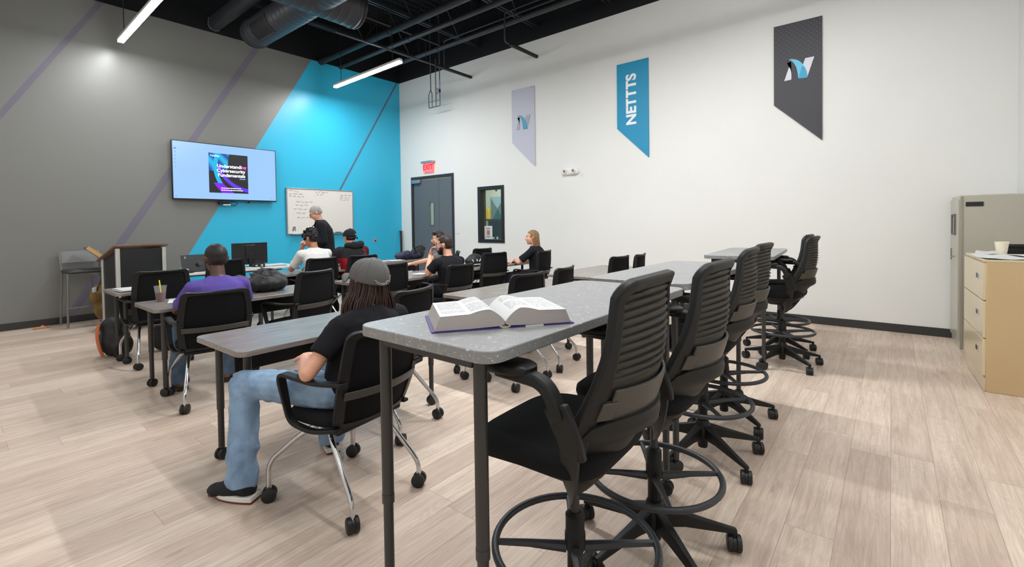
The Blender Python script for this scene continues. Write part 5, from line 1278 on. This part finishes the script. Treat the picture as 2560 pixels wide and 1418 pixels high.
o = hairshell(hc, Rh, t, m_hair('black hair', (12, 11, 12), (32, 29, 30)), E_, .007, (.010, 34)); cut_hair(o, hc, Rh, lambda p: (p.y > .06 and p.z < .045 and abs(p.x) < .07) or p.z < -.062 or (abs(p.x) > .062 and -.045 < p.z < .012 and -.03 < p.y < .03))
g = G()
for i in range(46):
    a = rn.uniform(0, 2*pi); b = rn.uniform(.2, 1.1); p = V((.075*sin(b)*cos(a), .09*sin(b)*sin(a), .05+.075*cos(b))); q = p*1.16+V((rn.uniform(-.02, .02), rn.uniform(-.02, .02), .012))
    g.tube([hc+Rh@p, hc+Rh@(p*1.14+V((0, 0, .01))), hc+Rh@q], [.012, .009, .002], 6)
g.obj('hair_tufts', m_hair('black hair 2', (12, 11, 12), (32, 29, 30)), o, smooth=180); eyes(hc, Rh, t)

# 4 person in the red and black hoodie
k = NT('red and black hoodie'); (x, y, z), oc = k.xyz()
red = k.M('MAXIMUM', k.M('LESS_THAN', z, .90), k.M('MULTIPLY', k.M('GREATER_THAN', x, .10), k.M('GREATER_THAN', k.noise(oc, 26, 2, .5, 2), .50)))
k.put(k.b, 'Base Color', k.mix(red, s2l((26, 25, 28)), k.mix(k.M('GREATER_THAN', x, .13), s2l((170, 16, 34)), s2l((96, 20, 34))))); k.b.inputs['Roughness'].default_value = .9
arms = [((-.29, .12, .74), (-.16, .34, .78), (.5, .8, 0), DN), ((.27, .16, .75), (.10, .36, .78), (-.6, .7, 0), DN)]
t, body, Rh = person('person in a black and red hoodie wearing a black cap backwards', (3.94, 6.30, 0), -2, (0, -.03, .57), (-.02, .0, 1.075), (-.02, .055, 1.205), 12, -8, .205, arms, legs2(), SKIN_L, k.m, DK, SHOE_K, .8, 1.2, .009, (.010, 8), long_sleeve=True)
hc = V((-.02, .055, 1.205))
hd = G(); hd.ell(V((0, -.085, 1.075)), (.12, .07, .06)).ell(V((.09, -.06, 1.085)), (.06, .07, .06)).ell(V((-.09, -.04, 1.075)), (.06, .07, .05)); blob(hd, .009, 3, (.010, 12), 'hood', mat('black fleece', (24, 23, 26), .95), t)
o = hairshell(hc, Rh, t, m_hair('black hair 3', (18, 16, 16), (36, 32, 32)), [((0, -.03, -.01), (.078, .078, .06))], .008); cut_hair(o, hc, Rh, lambda p: p.y > .0)
co, CX, c2 = cap_shape(t, hc, Rh, mat('black cap cloth', (22, 22, 24), .85, 0, .2, 260), True, 6)
G().box(c2(-.44, -.62)+Rh@V((0, -.004, 0)), (.026, .004, .014), rot=Rh).obj('cap_badge', mat('pale badge', (190, 190, 190), .5), co, bev=.001); eyes(hc, Rh, t)

# 5 man in the grey shirt
GT = mat('grey cotton', (112, 113, 114), .9, 0, .15, 200)
arms = [((-.20, .24, .83), (-.13, .50, .775), (.1, 1, 0), DN), ((.24, .16, .76), (.08, .34, .78), (-.6, .7, 0), DN)]
t, body, Rh = person('man in a grey shirt with short dark hair, arm stretched along the desk', (5.04, 5.50, 0), 52, (0, -.03, .57), (0, .02, 1.02), (0, .075, 1.145), 2, -6, .20, arms, legs2(.36, .34), SKIN_L, GT, DK, SHOE_K, .62)
hc = V((0, .075, 1.145)); DBH = m_hair('dark brown hair', (30, 22, 19), (62, 46, 38))
o = hairshell(hc, Rh, t, DBH, SHORT+[((0, .03, .10), (.06, .06, .03))], .007, (.004, 40)); cut_hair(o, hc, Rh, face); eyes(hc, Rh, t)
o = hairshell(hc, Rh, t, m_hair('stubble', (70, 50, 42), (96, 70, 58)), [((0, .050, -.082), (.046, .042, .034))], .007, (.001, 40), name='beard'); cut_hair(o, hc, Rh, lambda p: p.z > -.065)

# 6 man in the black shirt
arms = [((-.27, .08, .775), (-.085, .235, .985), (.1, -.25, .9), (.4, -.9, 0)), ((.27, .16, .76), (.12, .34, .78), (-.6, .7, 0), DN)]
t, body, Rh = person('man in a black shirt with short brown hair and dark beard, hand at cheek', (4.02, 4.30, 0), 2, (0, -.04, .57), (-.01, -.01, .985), (-.02, .045, 1.115), 28, -6, .20, arms, legs2(), SKIN_L, BT, DK, SHOE_K, .72, 1.05, .008)
hc = V((-.02, .045, 1.115)); o = hairshell(hc, Rh, t, DBH, SHORT, .007, (.002, 50)); cut_hair(o, hc, Rh, face); eyes(hc, Rh, t)
o = hairshell(hc, Rh, t, m_hair('black beard', (16, 14, 14), (34, 28, 26)), [((0, .050, -.080), (.052, .050, .042)), ((-.05, .03, -.05), (.018, .03, .035)), ((.05, .03, -.05), (.018, .03, .035))], .007, (.003, 40), name='beard'); cut_hair(o, hc, Rh, lambda p: p.z > -.035 and abs(p.x) < .04)
glasses(hc, Rh, t, mat('clear frame', (190, 186, 196), .3))

# 7 blond person
arms = [((-.26, .16, .77), (-.02, .32, .79), (.9, .3, 0), DN), ((.26, .14, .76), (.04, .34, .78), (-.9, .3, 0), DN)]
t, body, Rh = person('person in a black shirt with long dark-blond hair, in profile by the white wall', (5.96, 4.40, 0), 16, (0, -.05, .57), (0, -.02, 1.015), (0, .025, 1.145), 26, 0, .19, arms, legs2(), SKIN_L, BT, DK, SHOE_K, .8, 1.0, .009)
hc = V((0, .025, 1.145)); BH = m_hair('dark blond hair', (96, 70, 44), (166, 132, 92))
o = hairshell(hc, Rh, t, BH, [((0, -.016, .034), (.081, .097, .090)), ((0, -.055, -.03), (.074, .048, .10)), ((0, -.075, -.13), (.066, .034, .085))], .007, (.006, 26))
cut_hair(o, hc, Rh, lambda p: (p.y > .04 and p.z < .065) or (p.y > -.03 and p.z < .0)); rn = random.Random(9); g = G()
for i in range(60):
    a = radians(270+rn.uniform(-95, 95)); rr = .078; x, y = cos(a)*rr, -.012+sin(a)*(rr+.014); ln = rn.uniform(.20, .27)
    g.tube(curve([hc+Rh@V((x, y, .04)), hc+Rh@V((x*1.05, y*1.05, -.04)), hc+Rh@V((x*.95+rn.uniform(-.01, .01), y*1.05-.008, -.13)), hc+Rh@V((x*.75, y*1.02-.016+rn.uniform(-.02, .02), .03-ln))], 3), [.009]*7+[.007, .004, .001], 6, flat=.6)
g.obj('hair_strands', BH, o, smooth=180); eyes(hc, Rh, t)

# 8 the teacher
BZ = mat('black blazer cloth', (27, 28, 34), .85, 0, .12, 150, spec=.25)
arms = [((-.255, .0, 1.13), (-.15, .24, 1.10), (.5, .85, .1), DN), ((.255, .02, 1.13), (.12, .25, 1.12), (-.5, .85, .1), DN)]
lg = [((-.10, .02, .50), (-.11, -.02, .10), 8), ((.10, .05, .50), (.11, .03, .10), -8)]
t, body, Rh = person('grey-haired teacher in a black blazer and glasses looking down by the whiteboard', (4.10, 7.40, 0), 62, (0, -.02, .94), (0, .055, 1.475), (0, .125, 1.59), 4, -34, .20, arms, lg, SKIN_L, BZ, DK, SHOE_K, .8, 1.08, .009, (.006, 7), long_sleeve=True)
hc = V((0, .125, 1.59)); GH = m_hair('grey hair', (128, 124, 122), (196, 192, 190))
o = hairshell(hc, Rh, t, GH, SHORT, .007, (.004, 40)); cut_hair(o, hc, Rh, face); eyes(hc, Rh, t)
glasses(hc, Rh, t, mat('dark glasses frame', (60, 40, 34), .35))
G().tube([V((.062*cos(a), .062+.056*sin(a), 1.462-.020*sin(a))) for a in [2*pi*i/20 for i in range(20)]], .012, 8, loop=True).obj('shirt_collar', mat('pale blue shirt', (120, 140, 180), .7), t)
for s in (-1, 1): G().ribbon([V((s*.07, .12, 1.44)), V((s*.055, .205, 1.33)), V((s*.02, .205, 1.16))], (1, .2*s, 0), .05, .006).obj('lapel', BZ, t)
